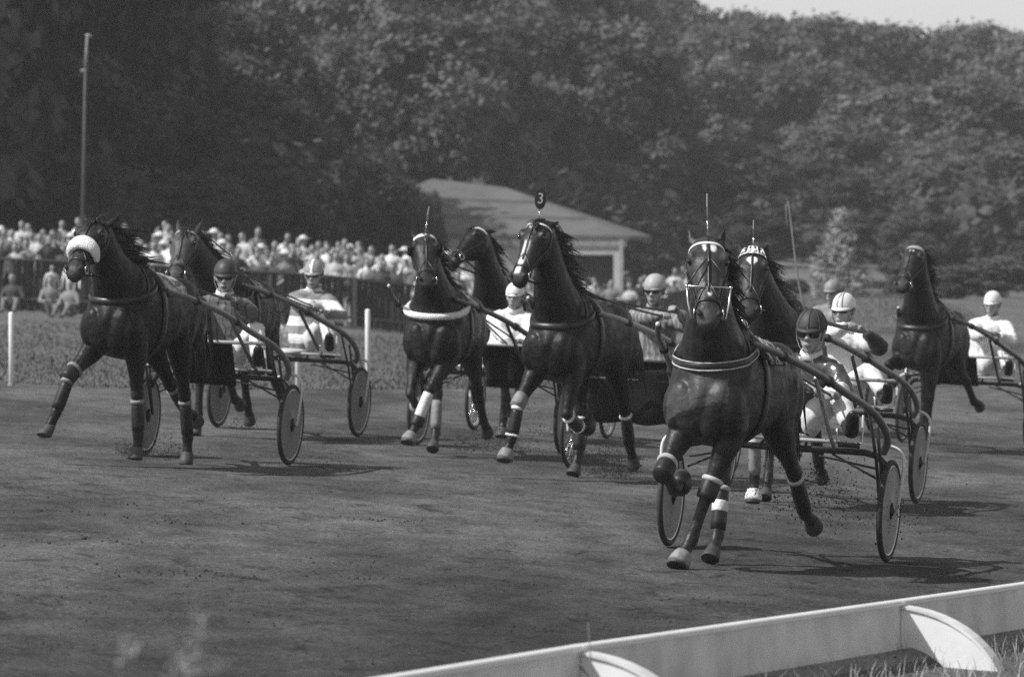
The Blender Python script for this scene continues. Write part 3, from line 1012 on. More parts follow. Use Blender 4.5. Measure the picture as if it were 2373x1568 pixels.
def leg_joints(front, sgn, pose, splay):
    if front:
        a1, a2, a3 = pose
        root = V(.38, sgn * .155, 1.10)
        j = [root, V(.36 + .02 * a1 / 40, sgn * .16, .935)]
        L_ = {3: .32, 4: .125, 5: .035}
        for L, a in ((.425, a1), (.32, a2), (.125, a3), (.035, a3)):
            j.append(j[-1] + dirv(a) * L)
    else:
        a1, a2, a3, a4 = pose
        j = [V(-.68, sgn * .14, 1.28)]
        L_ = {2: .46, 3: .37, 4: .13, 5: .035}
        for L, a in ((.37, a1), (.46, a2), (.37, a3), (.13, a4), (.035, a4)):
            j.append(j[-1] + dirv(a) * L)
    tot = sum((b - a).length for a, b in zip(j[1:-1], j[2:]))
    run = 0
    for i in range(2, len(j)):             # splay: sideways drift growing towards the hoof
        run += (j[i] - j[i - 1]).length if i == 2 else L_[i]
        j[i].y += splay * run / tot
    return j


def seg_pts(a, b, ts): return [a.lerp(b, t) for t in ts]


def build_leg(mb, front, sgn, j):
    if front:
        r, e, k, f, pa, co = j
        pts = [r, e] + seg_pts(e, k, (.3, .6, .88)) + [k] + seg_pts(k, f, (.14, .5, .86)) + [f] + seg_pts(f, pa, (.5,)) + [pa]
        rad = [(.10, .18), (.096, .145), (.086, .112), (.064, .076), (.052, .058), (.055, .062), (.042, .049), (.037, .046), (.041, .05), (.048, .057), (.039, .045), (.047, .053)]
        mb.loft(pts, rad, n=12)
        mb.ell(k + V(.012, 0, 0), (.04, .05, .05))
    else:
        h, s, k, f, pa, co = j
        pts = [h] + seg_pts(h, s, (.5,)) + [s] + seg_pts(s, k, (.3, .62, .88)) + [k] + seg_pts(k, f, (.16, .5, .86)) + [f] + seg_pts(f, pa, (.5,)) + [pa]
        rad = [(.125, .24), (.128, .21), (.108, .155), (.085, .115), (.060, .077), (.050, .064), (.056, .07), (.045, .056), (.039, .048), (.042, .051), (.049, .058), (.039, .045), (.047, .053)]
        mb.loft(pts, rad, n=12)
        sh = (s - k).normalized()
        back = V(-sh.z, 0, sh.x) if V(-sh.z, 0, sh.x).x < 0 else V(sh.z, 0, -sh.x)
        mb.ell(k + sh * .05 + back * .05, (.03, .028, .055))


def hoof_mesh(pa, co, kind):
    """Horn capsule below the pastern."""
    d = (co - pa).normalized()
    side = V(0, 1, 0)
    fwd = side.cross(d)
    if fwd.x < 0: fwd = -fwd
    dn = (d * .75 - fwd * .35).normalized() if kind != 'flat' else d
    ax = d
    mb = MB()
    rings = []
    for t, rr, sh in ((-.012, .048, 0), (.01, .055, 0), (.05, .062, .012), (.088, .068, .024), (.094, .062, .024)):
        c = pa + ax * t + fwd * sh
        rings.append([c + side * (rr * .93 * math.cos(q)) + fwd * (rr * (1.0 if math.sin(q) > 0 else .82) * math.sin(q)) for q in [2 * math.pi * i / 16 for i in range(16)]])
    b = mb.quad_strip(rings, True, 0)
    mb.v.append(pa + ax * .082 + fwd * .02)
    pole = len(mb.v) - 1
    for i in range(16):
        mb.f.append((b + 4 * 16 + i, b + 4 * 16 + (i + 1) % 16, pole)); mb.m.append(1)
    return mb


def boot(name, a, b, t0, t1, r0, r1, m, parent, side=(0, 1, 0), rim=None, bulge=.004):
    """A protective boot wrapped round a leg between two joints; a paler strap rim at its top when given."""
    mb = MB()
    ts = [lerp(t0, t1, i / 5) for i in range(6)]
    rr = [lerp(r0, r1, i / 5) + bulge * math.sin(math.pi * i / 5) for i in range(6)]
    mb.loft([a.lerp(b, t) for t in ts], [(r, r * 1.18) for r in rr], side, 14, cap=.05)
    o = mb.build(name, m, parent)
    if rim:
        mb = MB()
        T = (b - a).normalized()
        p = a.lerp(b, t0)
        mb.loft([p - T * .016, p, p + T * .016], [(r0 + .006, (r0 + .006) * 1.18), (r0 + .013, (r0 + .013) * 1.18), (r0 + .006, (r0 + .006) * 1.18)], side, 14, cap=.05)
        mb.build("boot_strap", rim, o)
    return o


F_T = [0, .10, .20, .30, .42, .52, .60, .66]
F_V = [.045, .082, .090, .074, .058, .053, .050, .020]
G_T = [0, .10, .20, .28, .36, .45, .55, .62, .67]
G_V = [-.09, -.13, -.155, -.148, -.10, -.066, -.06, -.058, -.03]
W_T = [0, .08, .16, .22, .30, .40, .50, .58, .63, .67]
W_V = [.072, .098, .112, .110, .086, .068, .059, .067, .061, .034]


def horse(M, poll, muz, legs, opts, label, ground_gap=0.0):
    """poll, muz: where the head is, in the horse's own frame (x forwards, y to its left, z up)."""
    g = opts.get
    root = empty("horse", M, label, "horse", "trotting horses racing on the track")
    mb = MB()
    # trunk
    st = [(.61, 1.13, .10, .16), (.55, 1.13, .19, .265), (.42, 1.155, .24, .35), (.22, 1.175, .272, .38), (0, 1.17, .292, .37),
          (-.25, 1.185, .295, .335), (-.48, 1.21, .27, .285), (-.68, 1.235, .255, .255), (-.86, 1.23, .22, .22), (-.98, 1.20, .14, .165), (-1.04, 1.18, .06, .09)]
    mb.loft([(x, 0, z) for x, z, a, b in st], [(a, b) for x, z, a, b in st], n=20, power=2.25)
    mb.ell((.20, 0, 1.49), (.32, .065, .10))
    for s in (-1, 1):
        mb.ell((-.60, s * .11, 1.345), (.30, .15, .14))
        mb.ell((-.84, s * .14, 1.11), (.20, .12, .26), Matrix.Rotation(R(-12), 3, 'Y'))
        mb.ell((-.47, s * .17, 1.09), (.15, .10, .19), Matrix.Rotation(R(25), 3, 'Y'))
        mb.ell((.33, s * .195, 1.24), (.135, .085, .31), Matrix.Rotation(R(-32), 3, 'Y'))     # shoulder blade
        mb.ell((.49, s * .170, 1.06), (.135, .108, .18))                                    # point of the shoulder
        mb.ell((.572, s * .094, 1.03), (.072, .092, .20), Matrix.Rotation(R(10), 3, 'Y') @ Matrix.Rotation(R(-s * 14), 3, 'X'))  # breast muscle
    mb.ell((.43, 0, 1.34), (.17, .20, .22), Matrix.Rotation(R(-25), 3, 'Y'))     # base of the neck
    for s in (-1, 1): mb.ell((.36, s * .12, 1.36), (.16, .13, .20), Matrix.Rotation(R(-25), 3, 'Y'))
    # legs
    J = {}
    for key, (front, s) in dict(LF=(1, 1), RF=(1, -1), LH=(0, 1), RH=(0, -1)).items():
        pose, splay = legs[key][:-1], legs[key][-1]
        J[key] = leg_joints(front, s, pose, splay)
        build_leg(mb, front, s, J[key])
    low = min(j[4].z - .09 for j in J.values())
    dz = ground_gap - low
    # the root moves up or down so that the supporting hoof meets the ground; head targets follow
    root.matrix_basis = M @ Matrix.Translation((0, 0, dz))
    poll = poll - V(0, 0, dz); muz = muz - V(0, 0, dz)
    # neck
    A = (muz - poll).normalized()
    p0, p3 = V(.24, 0, 1.33), poll + V(-.03, 0, -.05) - A * .02
    p1 = V(.54, poll.y * .10, 1.44)
    p2 = p3 + V(-.17, -poll.y * .25, -.22)
    npts, nrad = [], []
    for i in range(9):
        t = i / 8
        npts.append(p0 * (1 - t) ** 3 + p1 * 3 * t * (1 - t) ** 2 + p2 * 3 * t * t * (1 - t) + p3 * t ** 3)
        nrad.append((float(np.interp(t, [0, .2, .4, .6, .8, 1], [.235, .215, .168, .126, .10, .082])), lerp(.36, .125, t ** .55)))
    mb.loft(npts, nrad, n=16)
    # head
    hz = V(A.x, A.y, 0)
    hz = hz.normalized() if hz.length > .08 else V(1, 0, 0)
    yaw = g('head_yaw', 0)
    hz = Matrix.Rotation(R(yaw), 3, 'Z') @ hz
    Fv = (hz - hz.dot(A) * A).normalized()
    S = Fv.cross(A)

    K = g('head_k', 1.19)

    def hp(t, u, w):   # t along the head, u to the left, w to the front
        return poll + A * (t * .98) + S * (u * K) + Fv * (w * K)

    def fr(t): return float(np.interp(t, F_T, F_V))
    def bk(t): return float(np.interp(t, G_T, G_V))
    def wd(t): return float(np.interp(t, W_T, W_V))
    ts = [-.03, 0, .05, .10, .15, .20, .25, .30, .36, .42, .48, .54, .59, .63, .66]
    hpts = [hp(t, 0, (fr(max(t, 0)) + bk(max(t, 0))) / 2) for t in ts]
    hrad = [(K * wd(max(t, 0)) * (1 if t >= 0 else .8), K * (fr(max(t, 0)) - bk(max(t, 0))) / 2) for t in ts]
    mb.loft(hpts, hrad, side=S, n=18, power=2.35)
    Mh = Matrix((S, Fv, A)).transposed()
    for s in (-1, 1):
        mb.ell(hp(.155, s * .088, .052), (.028, .035, .05), Mh)         # brow
        mb.ell(hp(.24, s * .062, -.075), (.042, .075, .085), Mh)        # cheek
        mb.ell(hp(.585, s * .047, .018), (.026, .034, .042), Mh)        # nostril wing
        mb.ell(hp(.35, s * .05, .028), (.018, .02, .09), Mh)
        er = g('ear', (.32, .0, .85)); eL = er[2]
        ed = (-A * .95 + S * s * er[0] + Fv * er[1] * (1 if s > 0 else g('ear_r', 1))).normalized()
        b = hp(.01, s * .064, -.012)
        mb.loft([b, b + ed * .045 * eL, b + ed * .09 * eL, b + ed * .135 * eL, b + ed * .172 * eL], [(.03, .024), (.037, .026), (.033, .02), (.021, .013), (.006, .006)], side=S, n=10)
    mb.ell(hp(.625, 0, -.035), (.05, .04, .045), Mh)                    # lips and chin
    me = fuse(mb, .0125, 6, .5)
    co = coords(me)
    P, Aa, Sa, Fa = (np.array(v) for v in (poll, A, S, Fv))
    rel = co - P
    t, u, w = rel @ Aa / .98, rel @ Sa / K, rel @ Fa / K
    onhead = (np.abs(u) < .16) & (t > -.02) & (t < .72)
    mark = np.zeros(len(co), dtype=np.float32)
    for kind, *q in g('marks', ()):
        if kind == 'oval':
            t0, u0, rt, ru = q
            d = ((t - t0) / rt) ** 2 + ((u - u0) / ru) ** 2
            mark = np.maximum(mark, np.clip((1.15 - d) * 4, 0, 1) * (onhead & (w > .0)))
        if kind == 'blaze':
            t0, t1, u0, u1, hw = q
            uc = u0 + (u1 - u0) * (t - t0) / (t1 - t0)
            inside = np.clip((hw - np.abs(u - uc)) / .008 + .5, 0, 1) * np.clip((t - t0) / .02, 0, 1) * np.clip((t1 - t) / .02, 0, 1)
            mark = np.maximum(mark, inside * (onhead & (w > .0)))
    tone = np.ones(len(co), dtype=np.float32)
    muzzle = np.clip((t - .50) / .12, 0, 1) * onhead
    tone += g('muzzle_tone', .6) * muzzle
    tone += g('face_tone', .5) * (onhead & (t < .5) & (w > .0))
    lowleg = np.clip((.62 - co[:, 2]) / .3, 0, 1)
    tone += g('leg_tone', -.3) * lowleg
    a = me.attributes.new("mark", 'FLOAT', 'POINT'); a.data.foreach_set("value", mark.astype(np.float32))
    a = me.attributes.new("tone", 'FLOAT', 'POINT'); a.data.foreach_set("value", tone.astype(np.float32))
    me.name = "horse_body"
    cm = coat("coat_%s" % g('coat_name'), g('coat') * .62, g('gloss', .40))
    me.materials.append(cm)
    body = link("body", me, root)
    bvh = bvh_of(me)

    def hit(c, d, far=1.6, off=0.0):
        d = d.normalized()
        loc, nrm, _, _ = bvh.ray_cast(c + d * far, -d)
        if loc is None: return c + d * .3, d
        if nrm.dot(d) < 0: nrm = -nrm
        return loc + nrm * off, nrm

    def hit_h(t, ang, off=0.0):    # on the head: ang 0 = front of the face, + towards its left
        c = hp(t, 0, (fr(max(t, 0)) + bk(max(t, 0))) / 2)
        d = Fv * math.cos(ang) + S * math.sin(ang)
        loc, nrm, _, _ = bvh.ray_cast(c + d * .35, -d)
        if loc is None or (loc - c).length > .3:
            loc, nrm = c + d * .1, d
        if nrm.dot(d) < 0: nrm = -nrm
        return loc + nrm * off, nrm
    # eyes, nostrils
    for s in (-1, 1):
        e = MB(); e.ell(hp(.188, s * .100, .046), (.016, .022, .022), Mh); e.build("eye", EYE, root)
        e = MB(); e.ell(hp(.600, s * .055, .045), (.018, .014, .027), Mh @ Matrix.Rotation(R(-s * 25), 3, 'Y')); e.build("nostril", BLACK, root)
    e = MB(); e.loft([hp(.642, u_, -.014 - abs(u_) * .35) for u_ in (-.05, -.025, 0, .025, .05)], .006, n=6); e.build("mouth", BLACK, root)
    # hooves, leg boots
    for key, j in J.items():
        hoof_mesh(j[4], j[5], '').build("hoof", [HOOF, SOLE], root)
        for kind, m in g('boots', {}).get(key, ()):
            front = key[1] == 'F'
            kn, ft, pa = j[2], j[3], j[4]
            rim = g('boot_rim')
            if kind == 'knee' and front:
                boot("knee_boot", j[1], kn, .84, 1.13, .060, .061, m, root, rim=rim if not g("shin_rims") else None)
            if kind == 'shin':
                sb = boot("shin_boot", kn, ft,   .16, .90, .046, .050, m, root, rim=rim)
                if g('shin_rims') and front:
                    e = MB(); e.torus(kn.lerp(ft, .90), ft - kn, .052, .012, 20, 8); e.build("boot_strap", rim, sb)
            if kind == 'bandage':
                boot("leg_bandage", kn, ft, .08, .90, .047, .050, m, root)
            if kind == 'ankle':
                boot("ankle_boot", kn, ft, .78, 1.06, .058, .060, m, root)
            if kind == 'bell':
                d = (j[5] - pa).normalized()
                boot("bell_boot", pa - d * .025, pa + d * .065, 0, 1, .052, .072, m, root, bulge=.005)
            if kind == 'patch':
                boot("leg_wrap", kn, ft, .38, .60, .050, .051, m, root)
    # mane, forelock, tail
    hm = HAIR if g('hair') is None else mat("hair_%s" % g('coat_name'), g('hair'), .45, .4, 30)
    rnd = random.Random(g('seed', 1))
    mb = MB()
    fall = g('mane_side', 1)
    flow = g('mane_flow', .5)
    for i in range(230):
        t = rnd.uniform(.14, 1.0)
        p = p0 * (1 - t) ** 3 + p1 * 3 * t * (1 - t) ** 2 + p2 * 3 * t * t * (1 - t) + p3 * t ** 3
        tt = min(1, t + .03)
        T = (p0 * (1 - tt) ** 3 + p1 * 3 * tt * (1 - tt) ** 2 + p2 * 3 * tt * tt * (1 - tt) + p3 * tt ** 3) - p
        if T.length < 1e-4: T = V(.3, 0, .9)
        T.normalize()
        up = V(-T.z, 0, T.x).normalized()
        h = lerp(.36, .125, t ** .55)
        q = p + up * (h - .025) + V(0, rnd.uniform(-.025, .025), 0)
        L = rnd.uniform(.12, .24) * (1 if t < .93 else .6) * (1 + .9 * flow * (rnd.random() ** 3))
        d1 = (up * rnd.uniform(.35, .6) + V(-flow * .6, fall * rnd.uniform(.15, .7), 0) - T * .35).normalized()
        d2 = (d1 * .5 + V(-flow * .8, fall * .35, -.9 + flow * .75)).normalized()
        pts = [q, q + d1 * L * .3, q + d1 * L * .45 + d2 * L * .35, q + d1 * L * .5 + d2 * L * .75 + V(rnd.uniform(-.02, .02), rnd.uniform(-.02, .02), rnd.uniform(-.03, .03))]
        mb.loft(pts, [(.009, .006), (.010, .005), (.006, .0035), (.0015, .0015)], side=(T.x, T.y, T.z), n=5, cap=.2)
    mb.build("mane", hm, root)
    mb = MB()
    for i in range(g('forelock', 14)):
        t0 = rnd.uniform(-.02, .03)
        q = hp(t0, rnd.uniform(-.03, .03), .045)
        uu = rnd.uniform(-.05, .05)
        L = rnd.uniform(.08, .16)
        pts = [q, hp(t0 + L * .4, uu * .6, .085), hp(t0 + L, uu, .10 + rnd.uniform(0, .02))]
        mb.loft(pts, [(.006, .005), (.008, .005), (.002, .002)], side=S, n=5, cap=.2)
    if g("forelock", 14): mb.build("forelock", hm, root)
    mb = MB()
    for i in range(60):
        q = V(-1.0, rnd.uniform(-.03, .03), 1.40 + rnd.uniform(-.03, .02))
        L = rnd.uniform(.45, .72)
        sy = rnd.uniform(-.10, .10)
        pts = [q, q + V(-.10, sy * .2, .0), q + V(-.22, sy * .6, -.10 - rnd.uniform(0, .05)), q + V(-.30, sy, -.32 * L / .6), q + V(-.36, sy * 1.2, -L)]
        mb.loft(pts, [(.018, .012), (.018, .012), (.016, .010), (.014, .008), (.003, .003)], n=5, cap=.2)
    mb.build("tail", hm, root)

    # ---- harness
    bc = g('collar', {})
    pts, nr = [], []
    zc = bc.get('z', 1.30)
    for i in range(-13, 14):
        an = R(i * 8.6)
        zz = zc + .10 * (abs(i) / 13) ** 2 - .02 * math.cos(an)
        p, n_ = hit(V(.28, 0, zz), V(math.cos(an), math.sin(an), 0), off=.004)
        pts.append(p); nr.append(V(n_.x, n_.y, n_.z * .3).normalized())
    mb = MB()
    if bc.get('fleece'):
        rr = [.036 if 3 < i < 23 else .02 for i in range(27)]
        mb.loft([p + n_ * .02 for p, n_ in zip(pts, nr)], [(r * .9, r) for r in rr], side=(0, 0, 1), n=10, cap=.4)
        mb.build("breast_collar", FLEECE, root)
    else:
        mb.ribbon(pts, nr, .058, .012)
        o = mb.build("breast_collar", LEATHER, root)
        if bc.get('piped'):
            for dz_ in (-.024, .024):
                m2 = MB(); m2.loft([p + n_ * .011 + V(0, 0, dz_) for p, n_ in zip(pts, nr)], .0055, n=6)
                m2.build("piping", mat("collar_piping", .45, .4, .1), o)
    for s in (-1, 1):                                   # straps that carry the collar over the neck
        mb = MB(); q, qn = [], []
        for k in range(9):
            zz = lerp(min(zc + .02, 1.38), 1.56, k / 8)
            p, n_ = hit(V(lerp(.30, .22, k / 8), 0, zz), V(.25, s, .05 + .5 * (k / 8) ** 3), off=.004)
            q.append(p); qn.append(n_)
        mb.ribbon(q, qn, .025, .006); mb.build("neck_strap", LEATHER, root)
    # saddle with girth
    q, qn = [], []
    for k in range(40):
        an = 2 * math.pi * k / 40
        p, n_ = hit(V(.06, 0, 1.22), V(0, math.sin(an), math.cos(an)), off=.004)
        q.append(p); qn.append(n_)
    mb = MB(); mb.ribbon(q, qn, .07, .012, closed=True); mb.build("girth", LEATHER, root)
    mb = MB()
    q2, qn2 = [], []
    for k in range(-9, 10):
        an = k * R(6.5)
        p, n_ = hit(V(.06, 0, 1.22), V(0, math.sin(an), math.cos(an)), off=.012)
        q2.append(p); qn2.append(n_)
    mb.ribbon(q2, qn2, .12, .03)
    sad = mb.build("harness_saddle", LEATHER, root)
    terrets = []
    for s in (-1, 1):
        p, n_ = hit(V(.06, 0, 1.22), V(0, s * .28, 1), off=.05)
        mb = MB(); mb.torus(p + n_ * .02, V(1, 0, 0), .026, .005, 18, 6); mb.build("terret_ring", METAL, sad)
        terrets.append(p + n_ * .02)
    mb = MB()
    p, n_ = hit(V(.10, 0, 1.22), V(0, 0, 1), off=.03)
    mb.loft([p, p + V(.0, 0, .05), p + V(.02, 0, .075)], [.01, .009, .006], n=8); mb.build("check_hook", METAL, sad)
    hook = p + V(.02, 0, .06)
    # number cloth
    if g('cloth'):
        for s in (-1, 1):
            grid = []
            for i in range(9):
                row = []
                for k in range(9):
                    an = s * R(lerp(7, 66, k / 8))
                    p, n_ = hit(V(lerp(-.02, -.46, i / 8), 0, 1.22), V(0, math.sin(an), math.cos(an)), off=.016 + .006 * math.sin(k * 1.7 + i * 1.3))
                    row.append(p)
                grid.append(row)
            mb = MB(); mb.quad_strip(grid, False)
            o = mb.build("saddle_cloth", g('cloth'), root)
            md = o.modifiers.new("thick", 'SOLIDIFY'); md.thickness = .008
    # back strap to the tail
    q, qn = [], []
    for k in range(14):
        p, n_ = hit(V(lerp(.0, -.98, k / 13), 0, 1.2), V(0, 0, 1), off=.004); q.append(p); qn.append(n_)
    mb = MB(); mb.ribbon(q, qn, .028, .006); mb.build("back_strap", LEATHER, root)
    # bridle
    bm = g('brow', WHITE_STRAP)
    bw_ = g('brow_w', .022)
    def head_band(t, a0, a1, w, th, m, name, par, tilt=0.0, n=19):
        q, qn = [], []
        for k in range(n):
            an = lerp(a0, a1, k / (n - 1))
            p, n_ = hit_h(t + tilt * abs(an), an, .003); q.append(p); qn.append(n_)
        mm = MB(); mm.ribbon(q, qn, w, th); return mm.build(name, m, par)
    bridle = head_band(.50, -math.pi * .98, math.pi * .98, .020, .007, LEATHER, "bridle", root, n=28)   # lower noseband
    head_band(.055, -R(100), R(100), bw_, .010, bm, "browband", bridle)
    if g('brow2'):
        head_band(.025, -R(75), R(75), bw_ * .8, .010, bm, "browband", bridle)
    for s in (-1, 1):
        q, qn = [], []
        for k in range(14):
            t_ = lerp(.03, .55, k / 13)
            p, n_ = hit_h(t_, s * R(lerp(100, 84, k / 13)), .004); q.append(p); qn.append(n_)
        mm = MB(); mm.ribbon(q, qn, .018, .006); mm.build("cheek_strap", LEATHER, bridle)
        p, n_ = hit_h(.565, s * R(88), .014)
        mm = MB(); mm.torus(p, n_, .034, .005, 20, 6); mm.build("bit_ring", METAL, bridle)
        if s < 0: bitR = p
        else: bitL = p
    # overcheck: up the face, between the ears, back to the saddle hook
    q, qn = [], []
    for k in range(11):
        t_ = lerp(.44, .0, k / 10)
        p, n_ = hit_h(t_, 0, .004); q.append(p); qn.append(n_)
    mm = MB(); mm.ribbon(q, qn, .016, .006); mm.build("overcheck", LEATHER, bridle)
    top = hp(-.03, 0, .03)
    mm = MB()
    mm.loft([top, top.lerp(hook, .12) + V(0, 0, .06), top.lerp(hook, .5) + V(0, 0, .035), hook], .008, n=6)
    mm.build("check_rein", LEATHER, bridle)
    for s in (-1, 1):
        a_, _ = hit_h(.36, 0, .005); b_, _ = hit_h(.47, s * R(50), .006); c_ = bitL if s > 0 else bitR
        mm = MB(); mm.loft([a_, b_, c_], .006, n=6); mm.build("check_strap", LEATHER, bridle)
    if g('noseroll'):
        t0, rr = g('noseroll')
        q = []
        for k in range(25):
            an = lerp(-R(112), R(112), k / 24)
            p, n_ = hit_h(t0 + .05 * abs(an) / 2, an, rr * .42); q.append(p)
        mm = MB(); mm.loft(q, [(rr * (.40 + .75 * math.sin(math.pi * k / 24)), rr * (.40 + .35 * math.sin(math.pi * k / 24))) for k in range(25)], side=A, n=14, cap=.6); mm.build("fleece_noseband", FLEECE, bridle)
    if g('nose_bar'):
        w_ = .118
        z_ = .055
        a_, b_ = hp(.40, -w_, z_), hp(.40, w_, z_)
        mm = MB()
        mm.loft([a_, b_], .006, n=8)
        for s in (-1, 1):
            mm.loft([hp(.40, s * w_, z_), hp(.50, s * w_ * .92, .02), hp(.60, s * w_ * .78, -.01)], .006, n=8)
            mm.ell(hp(.40, s * w_, z_), .012)
        mm.build("head_check_bar", METAL, bridle)
        for s in (-1, 1):
            mm = MB(); mm.loft([hp(.22, s * .012, .105), hp(.31, s * .07, .085), hp(.40, s * w_, z_)], .006, n=6); mm.build("check_strap", LEATHER, bridle)
    if g('blinkers'):
        for s in (-1, 1):
            grid = []
            for i in range(7):
                th = lerp(-R(80), R(80), i / 6)
                row = []
                for k in range(6):
                    f = k / 5
                    row.append(hp(.19 + .062 * math.sin(th), s * (.104 + .036 * math.sin(f * 1.5)), .03 + .062 * math.cos(th) * f - .035))
                grid.append(row)
            mm = MB(); mm.quad_strip(grid, False)
            o = mm.build("blinker", LEATHER, bridle)
            md = o.modifiers.new("thick", 'SOLIDIFY'); md.thickness = .008
    if g('headcap'):      # cloth cap over the poll, chequered and piped
        grid = []
        for i in range(8):
            t_ = lerp(-.05, .075, i / 7); row = []
            for k in range(17):
                p, n_ = hit_h(t_, lerp(-R(98), R(98), k / 16), .008); row.append(p)
            grid.append(row)
        mm = MB(); mm.quad_strip(grid, False)
        o = mm.build("head_cap", g('headcap'), bridle)
        md = o.modifiers.new("thick", 'SOLIDIFY'); md.thickness = .006; md.offset = 0
        for an in (-60, -22, 0, 22, 60):
            q, qn = [], []
            for i in range(7):
                p, n_ = hit_h(lerp(-.05, .07, i / 6), R(an), .012); q.append(p); qn.append(n_)
            mm = MB(); mm.ribbon(q, qn, .026 if an == 0 else .014, .005); mm.build("cap_stripe", WHITE_STRAP, o)
        for an in (-40, -12, 12, 40):
            p, n_ = hit_h(.03, R(an), .016)
            mm = MB(); mm.ell(p, .013); mm.build("cap_spot", WHITE_STRAP, o)
    if g('plate'):        # head number carried on a wire above the poll
        kind, hgt, lean = g('plate')
        b = hp(-.02, 0, .05)
        d = V(0, lean, 1).normalized()
        mm = MB(); mm.loft([b, b + d * hgt * .35], .004, n=6)
        stem = mm.build("number_holder", METAL, bridle)
        c = b + d * (hgt * .35 + .11)
        toc = (Matrix.Rotation(-M.to_euler().z, 3, 'Z') @ V(0, -1, 0)).normalized()
        if kind == 'flat': nrm_ = toc
        else: nrm_ = Matrix.Rotation(R(kind), 3, 'Z') @ toc
        ux = d.cross(nrm_).normalized(); nrm_ = ux.cross(d)
        if kind == 'flat':
            mm = MB()
            rings = []
            for off_, sc_ in ((-.005, .9), (-.005, 1), (.005, 1), (.005, .9)):
                rings.append([c + ux * (.050 * sc_ * math.cos(q_)) + d * (.092 * sc_ * math.sin(q_)) + nrm_ * off_ for q_ in [2 * math.pi * i / 28 for i in range(28)]])
            b0 = mm.quad_strip(rings, True)
            mm.f.append(tuple(b0 + i for i in range(28))); mm.m.append(0)
            mm.f.append(tuple(b0 + 84 + i for i in range(28))); mm.m.append(0)
            pl = mm.build("number_plate", BLACK, bridle, smooth=False)
            tm = text_mesh("3", .128, .003, "digit")
            tm.transform(Matrix.Translation(c + nrm_ * .009) @ Matrix((ux, d, nrm_)).transposed().to_4x4() @ Matrix.Diagonal((.9, 1.0, 1, 1)))
            tm.materials.append(mat("number_paint", .42, .6, .15))
            link("digit", tm, pl)
        else:
            mm = MB()
            H = hgt * .65
            prof = [(0, .004), (.2, .02), (.5, .035), (.8, .02), (1, .004)]
            rings = []
            for f_, w2 in prof:
                cc = b + d * (hgt * .35 + H * f_)
                rings.append([cc + ux * w2 - nrm_ * .003, cc + ux * w2 + nrm_ * .003, cc - ux * w2 + nrm_ * .003, cc - ux * w2 - nrm_ * .003])
            mm.quad_strip(rings, True)
            mm.build("number_plate", mat("plate_edge", .28, .5, .1), bridle, smooth=False)
    return dict(root=root, bits=(bitL, bitR), terrets=terrets, J=J, dz=dz, bvh=bvh, hit=hit)


def reins(H, hands_world, slack):
    """From the bit through the saddle ring to the driver's hand."""
    Mi = H['root'].matrix_basis.inverted()
    for s, b, t, h in zip((1, -1), H['bits'], H['terrets'], hands_world):
        h = Mi @ h
        mb = MB()
        pts = []
        m1 = b.lerp(t, .5) + V(0, s * .03, -slack)
        for k in range(9):
            u = k / 8
            pts.append(b * (1 - u) ** 2 + m1 * 2 * u * (1 - u) + t * u * u)
        m2 = t.lerp(h, .5) + V(0, s * .03, -.03)
        for k in range(1, 11):
            u = k / 10
            pts.append(t * (1 - u) ** 2 + m2 * 2 * u * (1 - u) + h * u * u)
        mb.loft(pts, [(.005, .011)] * len(pts), side=(0, 1, 0), n=6)
        mb.build("rein", LEATHER, H['root'])


# ------------------------------------------------------------------ sulky (origin on the ground under the axle, x forwards, y left)
WHEEL_R = .35


